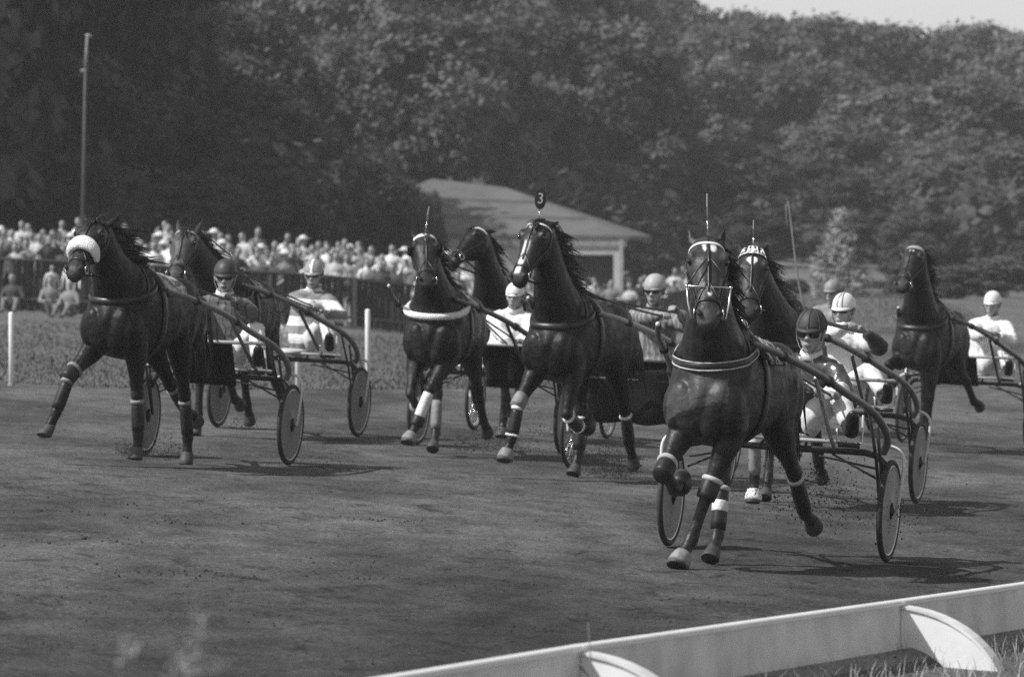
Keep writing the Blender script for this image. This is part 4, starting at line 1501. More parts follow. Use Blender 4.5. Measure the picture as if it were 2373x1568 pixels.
def sulky(M, half, opts, label):
    g = opts.get
    root = empty("sulky", M, label, "sulky", "two-wheeled racing sulkies behind the horses")
    tube = mat("shaft_%s" % g('shaft_name', 'dark'), g('shaft', .06), .38, .25, 5, spec=.5)
    light = mat("light_tube", .62, .3, .15, metal=.5)
    dark = mat("dark_tube", .025, .4, .3, spec=.5)
    k = half / .76
    tips = {}
    for s in (-1, 1):
        ctl = [(2.68, .285, 1.555) if s < 0 else (2.50, .30, 1.47), (2.42, .34, 1.475) if s < 0 else (2.3, .35, 1.44), (2.1, .385, 1.41), (1.42, .49, 1.29), (.82, .60, 1.14), (.45, .68, 1.04), (.20, .725, .93), (.07, .735, .82), (.03, .70, .74)]
        pts = []
        cv = [V(x, s * y * (k if x < .9 else lerp(k, 1, min(1, (x - .9) / .9))), z) for x, y, z in ctl]
        for i in range(len(cv) - 1):       # smooth polyline
            p_1, p0, p1, p2 = cv[max(i - 1, 0)], cv[i], cv[i + 1], cv[min(i + 2, len(cv) - 1)]
            for q in range(5):
                u = q / 5
                pts.append(.5 * ((2 * p0) + (p1 - p_1) * u + (2 * p_1 - 5 * p0 + 4 * p1 - p2) * u * u + (3 * p0 - p_1 - 3 * p1 + p2) * u ** 3))
        pts.append(cv[-1])
        mb = MB(); mb.loft(pts, [lerp(.019, .027, min(1, i / 20)) for i in range(len(pts))], n=10)
        sh = mb.build("shaft", tube, root)
        mb = MB(); mb.ell(cv[0] + V(.008, 0, .004), .017); mb.build("shaft_tip", mat("shaft_knob", .6, .4, .1) if s < 0 else LEATHER, sh)
        for p_, n_ in ((11, .034), (17, .036)):
            a_ = pts[p_]; T = (pts[p_ + 1] - pts[p_ - 1]).normalized()
            mb = MB(); mb.loft([a_ - T * .03, a_ + T * .03], n_, n=10, cap=.1); mb.build("shaft_collar", LEATHER, sh)
        tips[s] = pts
        # fork stays: inner pair and the long stay down to the hub
        yw = s * half
        for a_, b_, r_, m_, nm in (((.22, s * (half - .07), .92), (.0, yw - s * .055, .36), .0125, dark, "inner_stay"),
                                   ((.44, s * (half - .09), 1.03), (.03, yw - s * .06, .38), .012, dark, "inner_stay")):
            mb = MB(); mb.loft([V(*a_), V(*a_).lerp(V(*b_), .5) + V(.0, s * .012, 0), V(*b_)], r_, n=8); mb.build(nm, m_, root)
        mb = MB()
        fk = [V(.02, s * (half - .14), .75), V(.01, s * (half - .02), .785), V(0, yw + s * .055, .755), V(0, yw + s * .085, .68), V(0, yw + s * .075, .52), V(0, yw + s * .055, .345)]
        fp = []
        for i in range(5):
            q0, q1, q2, q3 = fk[max(i - 1, 0)], fk[i], fk[i + 1], fk[min(i + 2, 5)]
            for q in range(6):
                u = q / 6
                fp.append(.5 * ((2 * q1) + (q2 - q0) * u + (2 * q0 - 5 * q1 + 4 * q2 - q3) * u * u + (3 * q1 - q0 - 3 * q2 + q3) * u ** 3))
        mb.loft(fp + [fk[-1]], .013, n=8)
        mb.build("outer_fork", mat("white_fork", .66, .35, .15) if g('white_fork', True) else dark, root)
        mb = MB(); mb.loft([V(-.02, s * (half - .11), .63), V(.22, s * (half - .46), .70)], .008, n=6); mb.loft([V(-.02, s * (half - .10), .56), V(-.02, s * (half - .42), .71)], .008, n=6)
        mb.build("brace", dark, root)
        # diagonal brace from the shaft to the cross bar
        if g('brace', True):
            mb = MB(); mb.loft([V(1.30, s * .475, 1.25), V(.38, s * .40, .86), V(.06, s * .37, .76)], .016, n=8); mb.build("shaft_brace", light if g('light_brace') else tube, root)
        # stirrup with its hanging foot plate
        fy = s * (.56 * k)
        mb = MB()
        mb.loft([V(.50, fy - s * .09, .90), V(.50, fy - s * .085, .815), V(.50, fy, .80), V(.50, fy + s * .085, .815), V(.48, s * (half - .12), 1.0)], .0085, n=6)
        st = mb.build("stirrup", light, root)
        mb = MB(); mb.box((.51, fy, .795), (.02, .15, .035)); mb.build("foot_plate", dark, st)
    # cross bars
    mb = MB()
    w = half
    pts = [V(-.01, u * (w - .03), z) for u, z in ((-1, .60), (-.97, .665), (-.90, .715), (-.78, .735), (-.4, .735), (0, .73), (.4, .735), (.78, .735), (.90, .715), (.97, .665), (1, .60))]
    mb.loft(pts, .024, side=(1, 0, 0), n=10); mb.build("arch_bar", dark, root)
    mb = MB(); mb.loft([V(.05, -w * .72, .80), V(.06, 0, .795), V(.05, w * .72, .80)], .014, side=(1, 0, 0), n=8); mb.build("seat_bar", light, root)
    mb = MB(); mb.loft([V(.50, -w * .88, 1.045), V(.53, 0, 1.03), V(.50, w * .88, 1.045)], .016, side=(1, 0, 0), n=8)
    if g('front_bar', True): mb.build("front_bar", light if g('light_bar') else dark, root)
    # seat
    mb = MB()
    mb.loft([V(.12, 0, .80), V(.05, 0, .815), V(-.06, 0, .815), V(-.20, 0, .83), V(-.27, 0, .86)], [(.05, .02), (.15, .028), (.19, .03), (.18, .03), (.14, .025)], n=14, power=3)
    seat = mb.build("seat", mat("seat_vinyl", .5 if g('pale_seat') else .05, .45, .2), root)
    mb = MB()
    for s in (-1, 1):
        mb = MB(); mb.loft([V(.02, s * .16, .74), V(-.16, s * .14, .80)], .012, n=6); mb.build("seat_support", dark, seat)
    # mud apron hung from the front bar
    if g('apron'):
        y0, y1, z0, scal = g('apron')
        grid = []
        for i in range(13):
            y = lerp(y0, y1, i / 12)
            zb = z0 - scal * abs(math.sin(math.pi * i / 4))
            grid.append([V(.52 + .05 * math.sin(i * 1.1) * f - .22 * f, y, lerp(1.04, zb, f)) for f in (0, .25, .5, .75, 1)])
        mb = MB(); mb.quad_strip(grid, False)
        o = mb.build("mud_apron", APRON, root)
        md = o.modifiers.new("thick", 'SOLIDIFY'); md.thickness = .006
        mb = MB(); mb.loft([V(.545, y0, .86), V(.545, y1, .86)], .012, side=(1, 0, 0), n=6)
        if g('apron_band'): mb.build("apron_hem", mat("apron_hem", .05, .6), o)
    # wheels
    for s in (-1, 1):
        c = V(0, s * half, WHEEL_R)
        w_o = bpy.data.objects.new("wheel", None); COL.objects.link(w_o); w_o.parent = root; w_o.location = c
        ty = MB(); ty.torus((0, 0, 0), (0, 1, 0), WHEEL_R - .021, .021, 56, 10); ty.build("tyre", TYRE, w_o)
        rm = MB(); rm.torus((0, 0, 0), (0, 1, 0), WHEEL_R - .046, .011, 56, 8, flat=1.4); rm.build("rim", RIM, w_o)
        if g('spokes'):
            sp = MB()
            for i in range(28):
                an = 2 * math.pi * i / 28
                u = V(math.cos(an + .25 * (1 if i % 2 else -1)), 0, math.sin(an + .25 * (1 if i % 2 else -1)))
                e = V(math.cos(an), 0, math.sin(an))
                yy = .028 * (1 if i % 2 else -1)
                sp.loft([u * .022 + V(0, yy, 0), e * (WHEEL_R - .05)], .0022, side=(0, 1, 0), n=4)
            sp.build("spokes", METAL, w_o)
        else:
            ds = MB()
            prof = [(0, .018), (.06, .017), (.16, .013), (.26, .010), (.305, .010)]
            for sg in (-1, 1):
                rings = [[V(r_ * math.cos(q), sg * y_, r_ * math.sin(q)) for q in [2 * math.pi * i / 48 for i in range(48)]] for r_, y_ in prof[1:]]
                b = ds.quad_strip(rings, True)
                ds.v.append(V(0, sg * .018, 0)); p_ = len(ds.v) - 1
                for i in range(48): ds.f.append((b + i, b + (i + 1) % 48, p_)); ds.m.append(0)
            ds.build("wheel_disc", mat("disc_%s" % g('disc_name', 'grey'), g('disc', .26), .45, .12, 4, bump=.05, bscale=6, spec=.4), w_o)
        hb = MB(); hb.loft([V(0, -.036, 0), V(0, -.030, 0), V(0, .030, 0), V(0, .036, 0)], [.022, .034, .034, .022], side=(1, 0, 0), n=14, cap=.3); hb.build("hub", dark, w_o)
        if not g('spokes'):
            vs = MB(); vs.box((-.0 - .10, s * .019 if s < 0 else .019, .0), (.11, .004, .008)); vs.box((-.10, -.019, .0), (.11, .004, .008)); vs.build("valve_slot", mat("valve_paint", .6, .4, .1), w_o)
    return dict(root=root, tips=tips)


# ------------------------------------------------------------------ people
def ik(a, b, L1, L2, pole):
    d = b - a
    D = min(d.length, (L1 + L2) * .998)
    u = d.normalized()
    x = (L1 * L1 - L2 * L2 + D * D) / (2 * D)
    h = math.sqrt(max(0, L1 * L1 - x * x))
    n = pole - pole.dot(u) * u
    n.normalize()
    return a + u * x + n * h, a + u * D


def build_hand(mb, wrist, fwd, out, thumb, curl=1.0):
    """Palm, four bent fingers of unequal length and a thumb set off from the side of the palm."""
    f = fwd.normalized()
    o = (out - out.dot(f) * f).normalized()
    pn = f.cross(o).normalized()
    if pn.z > 0: pn = -pn
    palm = wrist + f * .048
    mb.loft([wrist, wrist + f * .03, wrist + f * .065, wrist + f * .088], [(.026, .020), (.036, .019), (.042, .017), (.040, .013)], side=o, n=10)
    for i, (off, L) in enumerate(((-.032, .062), (-.011, .072), (.011, .068), (.032, .054))):
        b = wrist + f * .082 + o * off
        k1 = b + (f * .62 + pn * .78 * curl).normalized() * L * .45
        k2 = k1 + (f * -.25 + pn * .97).normalized() * L * .34
        k3 = k2 + (f * -.95 + pn * .3).normalized() * L * .28
        mb.loft([b, k1, k2, k3], [.0105, .0105, .0098, .0085], side=o, n=7)
    tb = wrist + f * .03 + o * (thumb * .036)
    t1 = tb + (f * .6 + o * thumb * .55 + pn * .5).normalized() * .036
    t2 = t1 + (f * .65 - o * thumb * .25 + pn * .7).normalized() * .032
    mb.loft([tb, t1, t2], [.015, .0125, .010], side=o, n=7)


def head_mesh(mb, c, Fd, Up, hs):
    """Skull, jaw, nose, ears; c = centre of the head, Fd = where the face looks."""
    S = Up.cross(Fd).normalized()
    Mh = Matrix((Fd, S, Up)).transposed()
    P = lambda f, s, u: c + (Fd * f + S * s + Up * u) * hs
    sc = lambda *r: tuple(x * hs for x in r)
    mb.ell(P(-.012, 0, .030), sc(.098, .076, .088), Mh, 18, 12)
    mb.ell(P(.020, 0, -.028), sc(.070, .062, .085), Mh, 16, 12)
    mb.loft([P(.035, 0, -.055), P(.058, 0, -.085), P(.060, 0, -.112)], [sc(.054, .05), sc(.040, .035), sc(.022, .018)], side=S, n=12)
    for s in (-1, 1):
        mb.ell(P(.045, s * .040, -.020), sc(.035, .030, .028), Mh)
        mb.ell(P(-.012, s * .076, -.012), sc(.020, .010, .032), Mh)
        mb.ell(P(.078, s * .030, .018), sc(.016, .032, .011), Mh)
        mb.ell(P(.098, s * .011, -.034), sc(.012, .010, .009), Mh)
    mb.loft([P(.082, 0, .012), P(.096, 0, -.008), P(.112, 0, -.030), P(.095, 0, -.042)], [sc(.010, .01), sc(.011, .012), sc(.014, .013), sc(.012, .01)], side=S, n=10)
    mb.ell(P(.080, 0, -.066), sc(.016, .028, .010), Mh)
    mb.ell(P(.076, 0, -.080), sc(.015, .024, .009), Mh)
    mb.ell(P(.068, 0, -.106), sc(.018, .022, .016), Mh)
    return P, S, Mh


def driver(M, head, hands, opts, label, half):
    """Seated on the sulky; head centre and hands given in the sulky's frame."""
    g = opts.get
    root = empty("person", M, label, "person", "drivers seated on the sulkies")
    k = half / .76
    pel = V(-.10, head.y * .25, .91)
    hs = g('head_scale', 1.12)
    Fd = Matrix.Rotation(R(g('look', 0)), 3, 'Z') @ V(1, 0, g('nod', -.12)); Fd.normalize()
    Up = (V(0, g('tilt', 0), 1) - V(0, g('tilt', 0), 1).dot(Fd) * Fd).normalized()
    nb = head - Up * (.158 * hs) - Fd * .035
    ch = pel.lerp(nb, .66); ch.x -= .035
    tp = [pel + V(0, 0, -.09), pel, pel.lerp(nb, .28) + V(-.03, 0, 0), ch, pel.lerp(nb, .88), nb]
    side = V(0, 1, 0)
    sh = {}
    dr = (nb - pel).normalized()
    for s in (-1, 1):
        sh[s] = nb - dr * .075 + V(g('hunch', .04), s * .185, -.01)
    body, jack, tro = MB(), MB(), MB()
    tor = [(.14, .10), (.165, .12), (.145, .105), (.165, .118), (.15, .085), (.062, .062)]
    body.loft(tp, [(a * .9, b * .9) for a, b in tor], side, 16, power=2.3)
    body.loft([nb - dr * .03, nb + Up * .04, head - Up * .06 * hs - Fd * .01], [.064, .058, .055], side, 12)
    P, S, Mh = head_mesh(body, head, Fd, Up, hs)
    jt = [(a + .022, b + .024) for a, b in tor[:-1]]
    jack.loft(tp[:-1], jt, side, 18, power=2.3)
    jack.loft([sh[-1], nb - dr * .045, sh[1]], [(.072, .072), (.085, .085), (.072, .072)], (1, 0, 0), 12)
    wrists = {}
    for s in (-1, 1):
        pole = V(-.35, s * g('elbow', .75), -.65)
        w0 = hands[s]
        el, w = ik(sh[s], w0, .295, .265, pole)
        wrists[s] = w
        fw = (w - el).normalized()
        for mb_, ex in ((body, 0), (jack, .019)):
            mb_.loft([sh[s], sh[s].lerp(el, .45), el], [.056 + ex, .050 + ex * 1.1, .043 + ex * 1.25], side, 12)
            e2 = w if mb_ is body else el.lerp(w, .86)
            mb_.loft([el, el.lerp(w, .35), e2], [.043 + ex * 1.25, .043 + ex * 1.1, .028 + ex * .75], side, 12)
        out = V(0, 0, 1).cross(fw) * s
        build_hand(body, w, fw, out if out.length > .1 else V(0, s, 0), -1)
        # leg
        hip = pel + V(.02, s * .095, -.02)
        foot = V(.44, s * .55 * k, .885)
        kn, an = ik(hip, foot, .44, .42, V(.25, s * .45, .85))
        for mb_, ex in ((body, 0), (tro, .018)):
            mb_.loft([hip, hip.lerp(kn, .4), kn], [.082 + ex, .074 + ex * 1.1, .054 + ex * 1.2], side, 12)
            e2 = an if mb_ is body else kn.lerp(an, .80)
            mb_.loft([kn, kn.lerp(an, .35), e2], [.054 + ex * 1.2, .052 + ex, (.036 if mb_ is body else .045) + ex * .6], side, 12)
        bt = MB()
        d = (an - kn).normalized()
        toe = (V(.55, s * .12, .62)).normalized()
        bt.loft([kn.lerp(an, .55), kn.lerp(an, .8), an, an + d * .035 + toe * .03, an + toe * .11 + d * .045, an + toe * .19 + d * .045, an + toe * .22 + d * .04],
                [.06, .052, .047, .05, (.048, .036), (.044, .03), (.025, .018)], V(-s * .1, 1, 0), 12)
        bt.build("boot", mat("boot_%s" % g('boot_name', 'black'), g('boot', .02), .35, .3, 8, spec=.5), root)
        body.loft([an - d * .02, an + d * .03 + toe * .03, an + toe * .13 + d * .045], [.035, .04, .03], side, 8)
    tro.loft([tp[0] + V(0, 0, -.01), tp[1] + V(0, 0, .05)], [(.155, .12), (.175, .135)], side, 14)
    if g('detail', True):
        me = fuse(body, .0085, 3, .45)
    else:
        me = fuse(body, .016, 2, .4)
    me.name = "driver_body"; me.materials.append(SKIN if not g('gloves') else SKIN); link("body", me, root)
    for mb_, nm, m_, amp, sd in ((jack, "jacket", g('jacket'), .019, 1), (tro, "trousers", g('trousers'), .015, 2)):
        me = fuse(mb_, .014, 4, .5)
        wrinkle(me, amp, 8, (1, 1, .6), sd + g('seed', 0))
        me.name = nm; me.materials.append(m_); link(nm, me, root)
    # collar
    mb = MB()
    mb.loft([nb - dr * .01 + Fd * .005, nb + Up * .03 + Fd * .008, nb + Up * .055 + Fd * .012], [(.082, .082), (.074, .074), (.066, .070)], side, 18, cap=None)
    o = mb.build("collar", g('collar', g('jacket')), root)
    md = o.modifiers.new("thick", 'SOLIDIFY'); md.thickness = .01; md.offset = 0
    if g('vest'):   # white waistcoat front over the jacket: two hanging panels
        pass
    if g('gloves'):
        for s in (-1, 1):
            gl = MB(); w = wrists[s]
            fw = (w - sh[s]).normalized()
    # helmet: dome, rim, peak
    hm_ = g('helmet')
    mb = MB()
    rings = []
    H = hs
    lowz = .022
    for i in range(9):
        ph = i / 8 * math.pi / 2
        r_ = math.cos(ph) ** .85; z_ = math.sin(ph)
        rings.append([P(-.012 + .113 * r_ * math.cos(q), .091 * r_ * math.sin(q), lowz + .112 * z_ - (.035 * max(0, -math.cos(q)) * (1 - z_))) for q in [2 * math.pi * j / 28 for j in range(28)]])
    rings.insert(0, [P(-.012 + .107 * math.cos(q), .086 * math.sin(q), lowz - .004 - (.035 * max(0, -math.cos(q)))) for q in [2 * math.pi * j / 28 for j in range(28)]])
    mb.quad_strip(rings[:-1], True)
    nbv = len(mb.v); mb.v.append(P(-.012, 0, lowz + .112))
    b0 = nbv - 28
    for j in range(28): mb.f.append((b0 + j, b0 + (j + 1) % 28, nbv)); mb.m.append(0)
    o = mb.build("helmet", hm_, root)
    mb = MB()     # peak
    top, bot = [], []
    for j in range(15):
        q = lerp(-R(68), R(68), j / 14)
        ext = g('peak', .032) * math.cos(q * 1.25) ** .7 if abs(q * 1.25) < 1.57 else 0
        top.append([P(-.012 + .108 * math.cos(q), .088 * math.sin(q), lowz + .010), P(-.012 + (.108 + ext) * math.cos(q), (.089 + ext * .5) * math.sin(q), lowz - .006 - ext * .25)])
    mb.quad_strip(top, False)
    pk = mb.build("helmet_peak", hm_, o)
    md = pk.modifiers.new("thick", 'SOLIDIFY'); md.thickness = .006
    for an in (g('seams') or ()):
        q_, n_ = [], []
        for i in range(12):
            ph = lerp(.05, math.pi / 2, i / 11)
            c_, s_ = math.cos(R(an)), math.sin(R(an))
            r_ = math.cos(ph) ** .85
            q_.append(P(-.012 + .114 * r_ * c_, .092 * r_ * s_, lowz + .113 * math.sin(ph))); n_.append((Fd * c_ * r_ + S * s_ * r_ + Up * math.sin(ph)).normalized())
        mb = MB(); mb.ribbon(q_, n_, g('seam_w', .008) * H, .003); mb.build("helmet_stripe", g('seam_mat', hm_), o)
    # chin strap
    for s in (-1, 1):
        mb = MB()
        q_ = [P(.02, s * .088, lowz), P(.03, s * .077, -.045), P(.038, s * .058, -.090), P(.045, s * .015, -.126)]
        mb.ribbon(q_, [S * s, S * s, (S * s - Up * .3), (-Up + S * s * .4)], .012, .004); mb.build("chin_strap", g('strap', LEATHER), root)
    # glasses
    if g('glasses', True):
        big = g('glasses') == 'big'
        mb = MB()
        hh = .034 if big else .024
        for s in (-1, 1):
            grid = []
            for i in range(7):
                a_ = lerp(.006, .066 if big else .060, i / 6)
                cr = .104 - a_ * a_ * 9.5
                dn = hh * (1 if .15 < i / 6 < .9 else .72) * (1.0 if i / 6 > .3 else (.55 + i / 6 * 1.5))
                grid.append([P(cr, s * a_, .016 + hh * .3), P(cr + .006, s * a_, .004), P(cr + .001, s * a_, .008 - dn)])
            mb.quad_strip(grid, False)
        mb.loft([P(.104, -.008, .012), P(.106, 0, .013), P(.104, .008, .012)], .004 * hs, n=6)
        for s in (-1, 1):
            mb.loft([P(.070, s * .064, .010), P(.03, s * .082, .008), P(-.02, s * .088, .004)], .0035 * hs, n=6)
        gl = mb.build("sunglasses", LENS, root)
        md = gl.modifiers.new("thick", 'SOLIDIFY'); md.thickness = .004
    else:
        for s in (-1, 1):
            mb = MB(); mb.ell(P(.084, s * .032, .002), (.008 * hs, .015 * hs, .009 * hs), Mh); mb.build("eye", mat("eye_white", .25, .2, 0), root)
            mb = MB(); mb.ell(P(.0895, s * .032, .002), (.004 * hs, .007 * hs, .007 * hs), Mh); mb.build("pupil", BLACK, root)
            mb = MB(); mb.loft([P(.095, s * .014, .020), P(.094, s * .032, .026), P(.084, s * .050, .021)], .005 * hs, n=6); mb.build("eyebrow", HAIR, root)
    mb = MB()
    mo = g('mouth', .005)
    mb.ell(P(.0935, 0, -.0735), (.006 * hs, .023 * hs, mo * hs), Mh); mb.build("mouth", BLACK if mo > .006 else LIP, root)
    mb = MB()
    mb.ell(P(-.035, 0, -.005), (.072 * hs, .080 * hs, .05 * hs), Mh); mb.build("hair", HAIR, root)
    return dict(root=root, wrists=wrists)


# ------------------------------------------------------------------ summer haze
hz = bpy.data.materials.new("haze"); hz.use_nodes = True
hn, hl = hz.node_tree.nodes, hz.node_tree.links
hn.remove(hn["Principled BSDF"])
pv = hn.new("ShaderNodeVolumePrincipled")
pv.inputs["Color"].default_value = (.9, .9, .9, 1)
pv.inputs["Density"].default_value = .00040
pv.inputs["Anisotropy"].default_value = .0
hl.new(pv.outputs[0], hn["Material Output"].inputs["Volume"])
mb = MB(); mb.box((0, 180, 12.5), (150, 420, 38))
o = mb.build("haze", hz, None, smooth=False)
tag(o, None, None, None, 'stuff')

# ------------------------------------------------------------------ the nine teams
def frame_at(x, y, theta, roll=1.0):
    """Frame on the banked track at world x, y: x axis towards the camera and theta degrees to the left."""
    z = ground_z(x, y)
    sl = -(ground_z(x + .5, y) - ground_z(x - .5, y))
    tilt = Matrix.Rotation(math.atan(sl) * roll, 4, 'Y')
    return Matrix.Translation((x, y, z)) @ tilt @ Matrix.Rotation(-math.pi / 2 - R(theta), 4, 'Z')


def team(axle_px, s, theta, chest_px, half, hopt, poll_px, muz_px, legs, hlabel, sopt, slabel, dopt, dlabel, head_px, hands_px, gap=0.0, slack=.05, muz_turn=1.0):
    d = FPX / s
    ax = (axle_px - CX) / s
    th = R(theta)
    f = V(-math.sin(th), -math.cos(th), 0)
    Ms = frame_at(ax, d, theta)
    S_ = sulky(Ms, half, sopt, slabel)
    # horse: its quarters sit a metre ahead of the axle, its chest on the sight line measured in the photograph
    P = V(ax, d, 0) + f * 1.0 + V(-f.y, f.x, 0) * hopt.get('rear_shift', 0)
    a = th
    for _ in range(30):
        c = P + V(-math.sin(a), -math.cos(a), 0) * 1.62
        xt = (chest_px - CX) * c.y / FPX
        a += (c.x - xt) / 1.62 * .8
    fh = V(-math.sin(a), -math.cos(a), 0)
    O = P + fh * 1.02
    Mh = frame_at(O.x, O.y, math.degrees(a), .7)
    Mi = Mh.inverted()
    pd = O.y + (fh * hopt.get('poll_x', .84)).y
    poll = Mi @ survey(*poll_px, pd)
    m0 = survey(*muz_px, pd) - survey(*poll_px, pd)
    L = .60
    lat = math.hypot(m0.x, m0.z)
    if lat > L * .97: m0 *= L * .97 / lat; lat = L * .97
    dep = math.sqrt(L * L - lat * lat)
    muz = Mi @ (survey(*poll_px, pd) + V(m0.x, -dep, m0.z))
    H = horse(Mh, poll, muz, legs, hopt, hlabel, gap)
    out = dict(H=H, S=S_, axle=V(ax, d, 0), f=f)
    Msi = Ms.inverted()
    hd = Msi @ survey(*head_px, d + .02)
    hands = {}
    for sgn, px in ((1, hands_px[0]), (-1, hands_px[1])):
        hands[sgn] = Msi @ survey(px[0], px[1], d - px[2])
    D = driver(Ms, hd, hands, dopt, dlabel, half)
    hw = [Ms @ (D['wrists'][s_] + V(.06, 0, -.01)) for s_ in (1, -1)]
    reins(H, hw, slack)
    return out


POSE_A = dict(LF=(16, 8, 30, -.20), RF=(46, -62, -100, -.10), LH=(2, -48, -40, -70, .05), RH=(44, 2, 14, 40, .0))
POSE_B = dict(RF=(52, 18, 30, -.12), LF=(-14, -20, 5, .0), RH=(4, -46, -36, -60, -.03), LH=(40, 0, 12, 40, 0))

jk = lambda n, v, **k: mat("jacket_" + n, v, k.get('rough', .55), k.get('var', .2), 8, bump=.25, bscale=18)
TEAMS = []
# leading horse, right foreground
TEAMS.append(team(1800, 338, 15, 1606, .765,
    dict(rear_shift=.15, coat=.028, coat_name="bay", gloss=.36, seed=3, marks=[('oval', .085, -.022, .045, .009), ('oval', .085, .026, .05, .018), ('oval', .425, .004, .045, .010)],
         face_tone=1.6, muzzle_tone=3.0, leg_tone=.25, collar=dict(piped=True, z=1.345), nose_bar=True, forelock=0, ear=(.30, .22, .80), plate=(84, .27, -.06), cloth=blotched("cloth_bay", .05, .60, 13),
         boots=dict(LF=[('knee', BOOT_BLACK), ('bell', BOOT_GREY)], RF=[('knee', BOOT_BLACK), ('bell', BOOT_BLACK)], RH=[('shin', BOOT_BLACK), ('patch', BOOT_WHITE)], LH=[('shin', BOOT_BLACK)]),
         boot_rim=mat("boot_rim_pale", .45, .6, .2), mane_flow=.2, mane_side=1, brow_w=.024),
    (1638, 566), (1637, 738), dict(LF=(16, 10, 32, -.24), RF=(48, -66, -100, -.06), LH=(0, -50, -40, -70, .05), RH=(46, 4, 14, 40, .02)),
    "leading bay horse in right foreground with black knee boots and white browband",
    dict(shaft=.10, shaft_name="lead", light_brace=True, pale_seat=True, front_bar=False, disc=.26),
    "foremost racing sulky with thick dark shafts and grey disc wheels, right foreground",
    dict(jacket=mat("jacket_satin", .055, .28, .35, 9, bump=.4, bscale=14, spec=.6), trousers=jk("white_trousers", .62), helmet=mat("helmet_dark", .045, .6, .1), seams=(0, 45, -45, 90, -90), collar=mat("roll_neck", .7, .8, .1),
         glasses='big', strap=mat("strap_pale", .5, .6, .1), look=0, elbow=.55, seed=1, head_scale=1.16),
    "driver in dark helmet and large black goggles wearing a shiny dark jacket, foremost sulky",
    (1880, 768), ((1935, 915, .42), (1898, 905, .5))))
# second row right: spotted head cap
TEAMS.append(team(1900, 270, 15, 1775, .84,
    dict(coat=.02, coat_name="dark_bay", seed=4, marks=[('oval', .135, .0, .036, .036), ('oval', .155, 0, .035, .020)], face_tone=1.0, muzzle_tone=1.2, headcap=BLACK, forelock=0, plate=(86, .22, -.03),
         cloth=blotched("cloth_check", .05, .62, 11), boots=dict(RF=[('bandage', BOOT_GREY), ('bell', BOOT_WHITE), ('knee', BOOT_WHITE)], LF=[('knee', BOOT_WHITE), ('bell', BOOT_GREY)], LH=[('shin', BOOT_BLACK)]), mane_side=1),
    (1745, 588), (1732, 724), dict(RF=(-8, -14, 10, .0), LF=(44, -50, -90, 0), RH=(38, 0, 12, 40, 0), LH=(4, -44, -36, -60, .03)),
    "dark horse with white heart on its forehead and spotted head cap",
    dict(shaft=.14, shaft_name="second", light_bar=True, disc=.20, disc_name="dim", front_bar=True),
    "sulky with bright curved forks just behind the foremost sulky",
    dict(jacket=striped("jacket_white_dark_sleeve", .76, .03, .5, 1, .675, off=1.0), trousers=jk("white_t2", .66), helmet=mat("helmet_white", .72, .35, .06), look=-10, elbow=.95, seed=2, seams=(-12, 12), seam_mat=mat("helmet_mark", .42, .5, .1), seam_w=.016, strap=LEATHER),
    "driver in white helmet and white jacket holding reins at shoulder height",
    (1955, 718), ((2003, 768, .42), (1968, 752, .46))))
# far right
TEAMS.append(team(2236, 203, 16, 2108, .74,
    dict(coat=.014, coat_name="far_right", seed=5, ear=(.35, -.6, .7), forelock=0, marks=[('oval', .12, 0.0, .018, .022)], face_tone=1.2, muzzle_tone=1.6, brow=mat("brow_grey", .35, .6, .3), brow_w=.04, brow2=True, mane_side=1, mane_flow=.4, cloth=blotched("cloth_dim", .02, .10, 8)),
    (2122, 578), (2085, 664), dict(RF=(82, -60, -85, -.12), LF=(0, -4, 18, -.04), LH=(4, -62, -50, -80, .08), RH=(30, -10, 4, 30, -.04)),
    "rearmost dark horse at the right edge with grey striped browband",
    dict(shaft=.05, shaft_name="third", light_bar=True, apron=(-.42, .18, .70, 0), disc=.22, disc_name="far"),
    "sulky with black apron half cut off by the right edge",
    dict(jacket=jk("white3", .72), trousers=jk("white3b", .66), helmet=mat("helmet_white", .72), glasses=False, look=-6, elbow=.8, seed=3),
    "driver in white helmet and white shirt at the right edge",
    (2300, 704), ((2312, 775, .40), (2290, 772, .42))))
# partly hidden team behind the second row
TEAMS.append(team(1885, 192, 20, 1790, .74,
    dict(coat=.02, coat_name="hidden", seed=6),
    (1757, 606), (1745, 690), POSE_B,
    "dark horse almost hidden behind the horse with the spotted head cap",
    dict(shaft=.05, shaft_name="fourth"), "sulky mostly hidden behind the white jacketed driver",
    dict(jacket=jk("grey4", .25), trousers=jk("white4", .6), helmet=mat("helmet_grey", .24, .5, .1), look=-8, elbow=.7, seed=4),
    "driver in grey helmet partly hidden behind the driver in white helmet and jacket",
    (1929, 676), ((1935, 770, .42), (1905, 770, .42))))
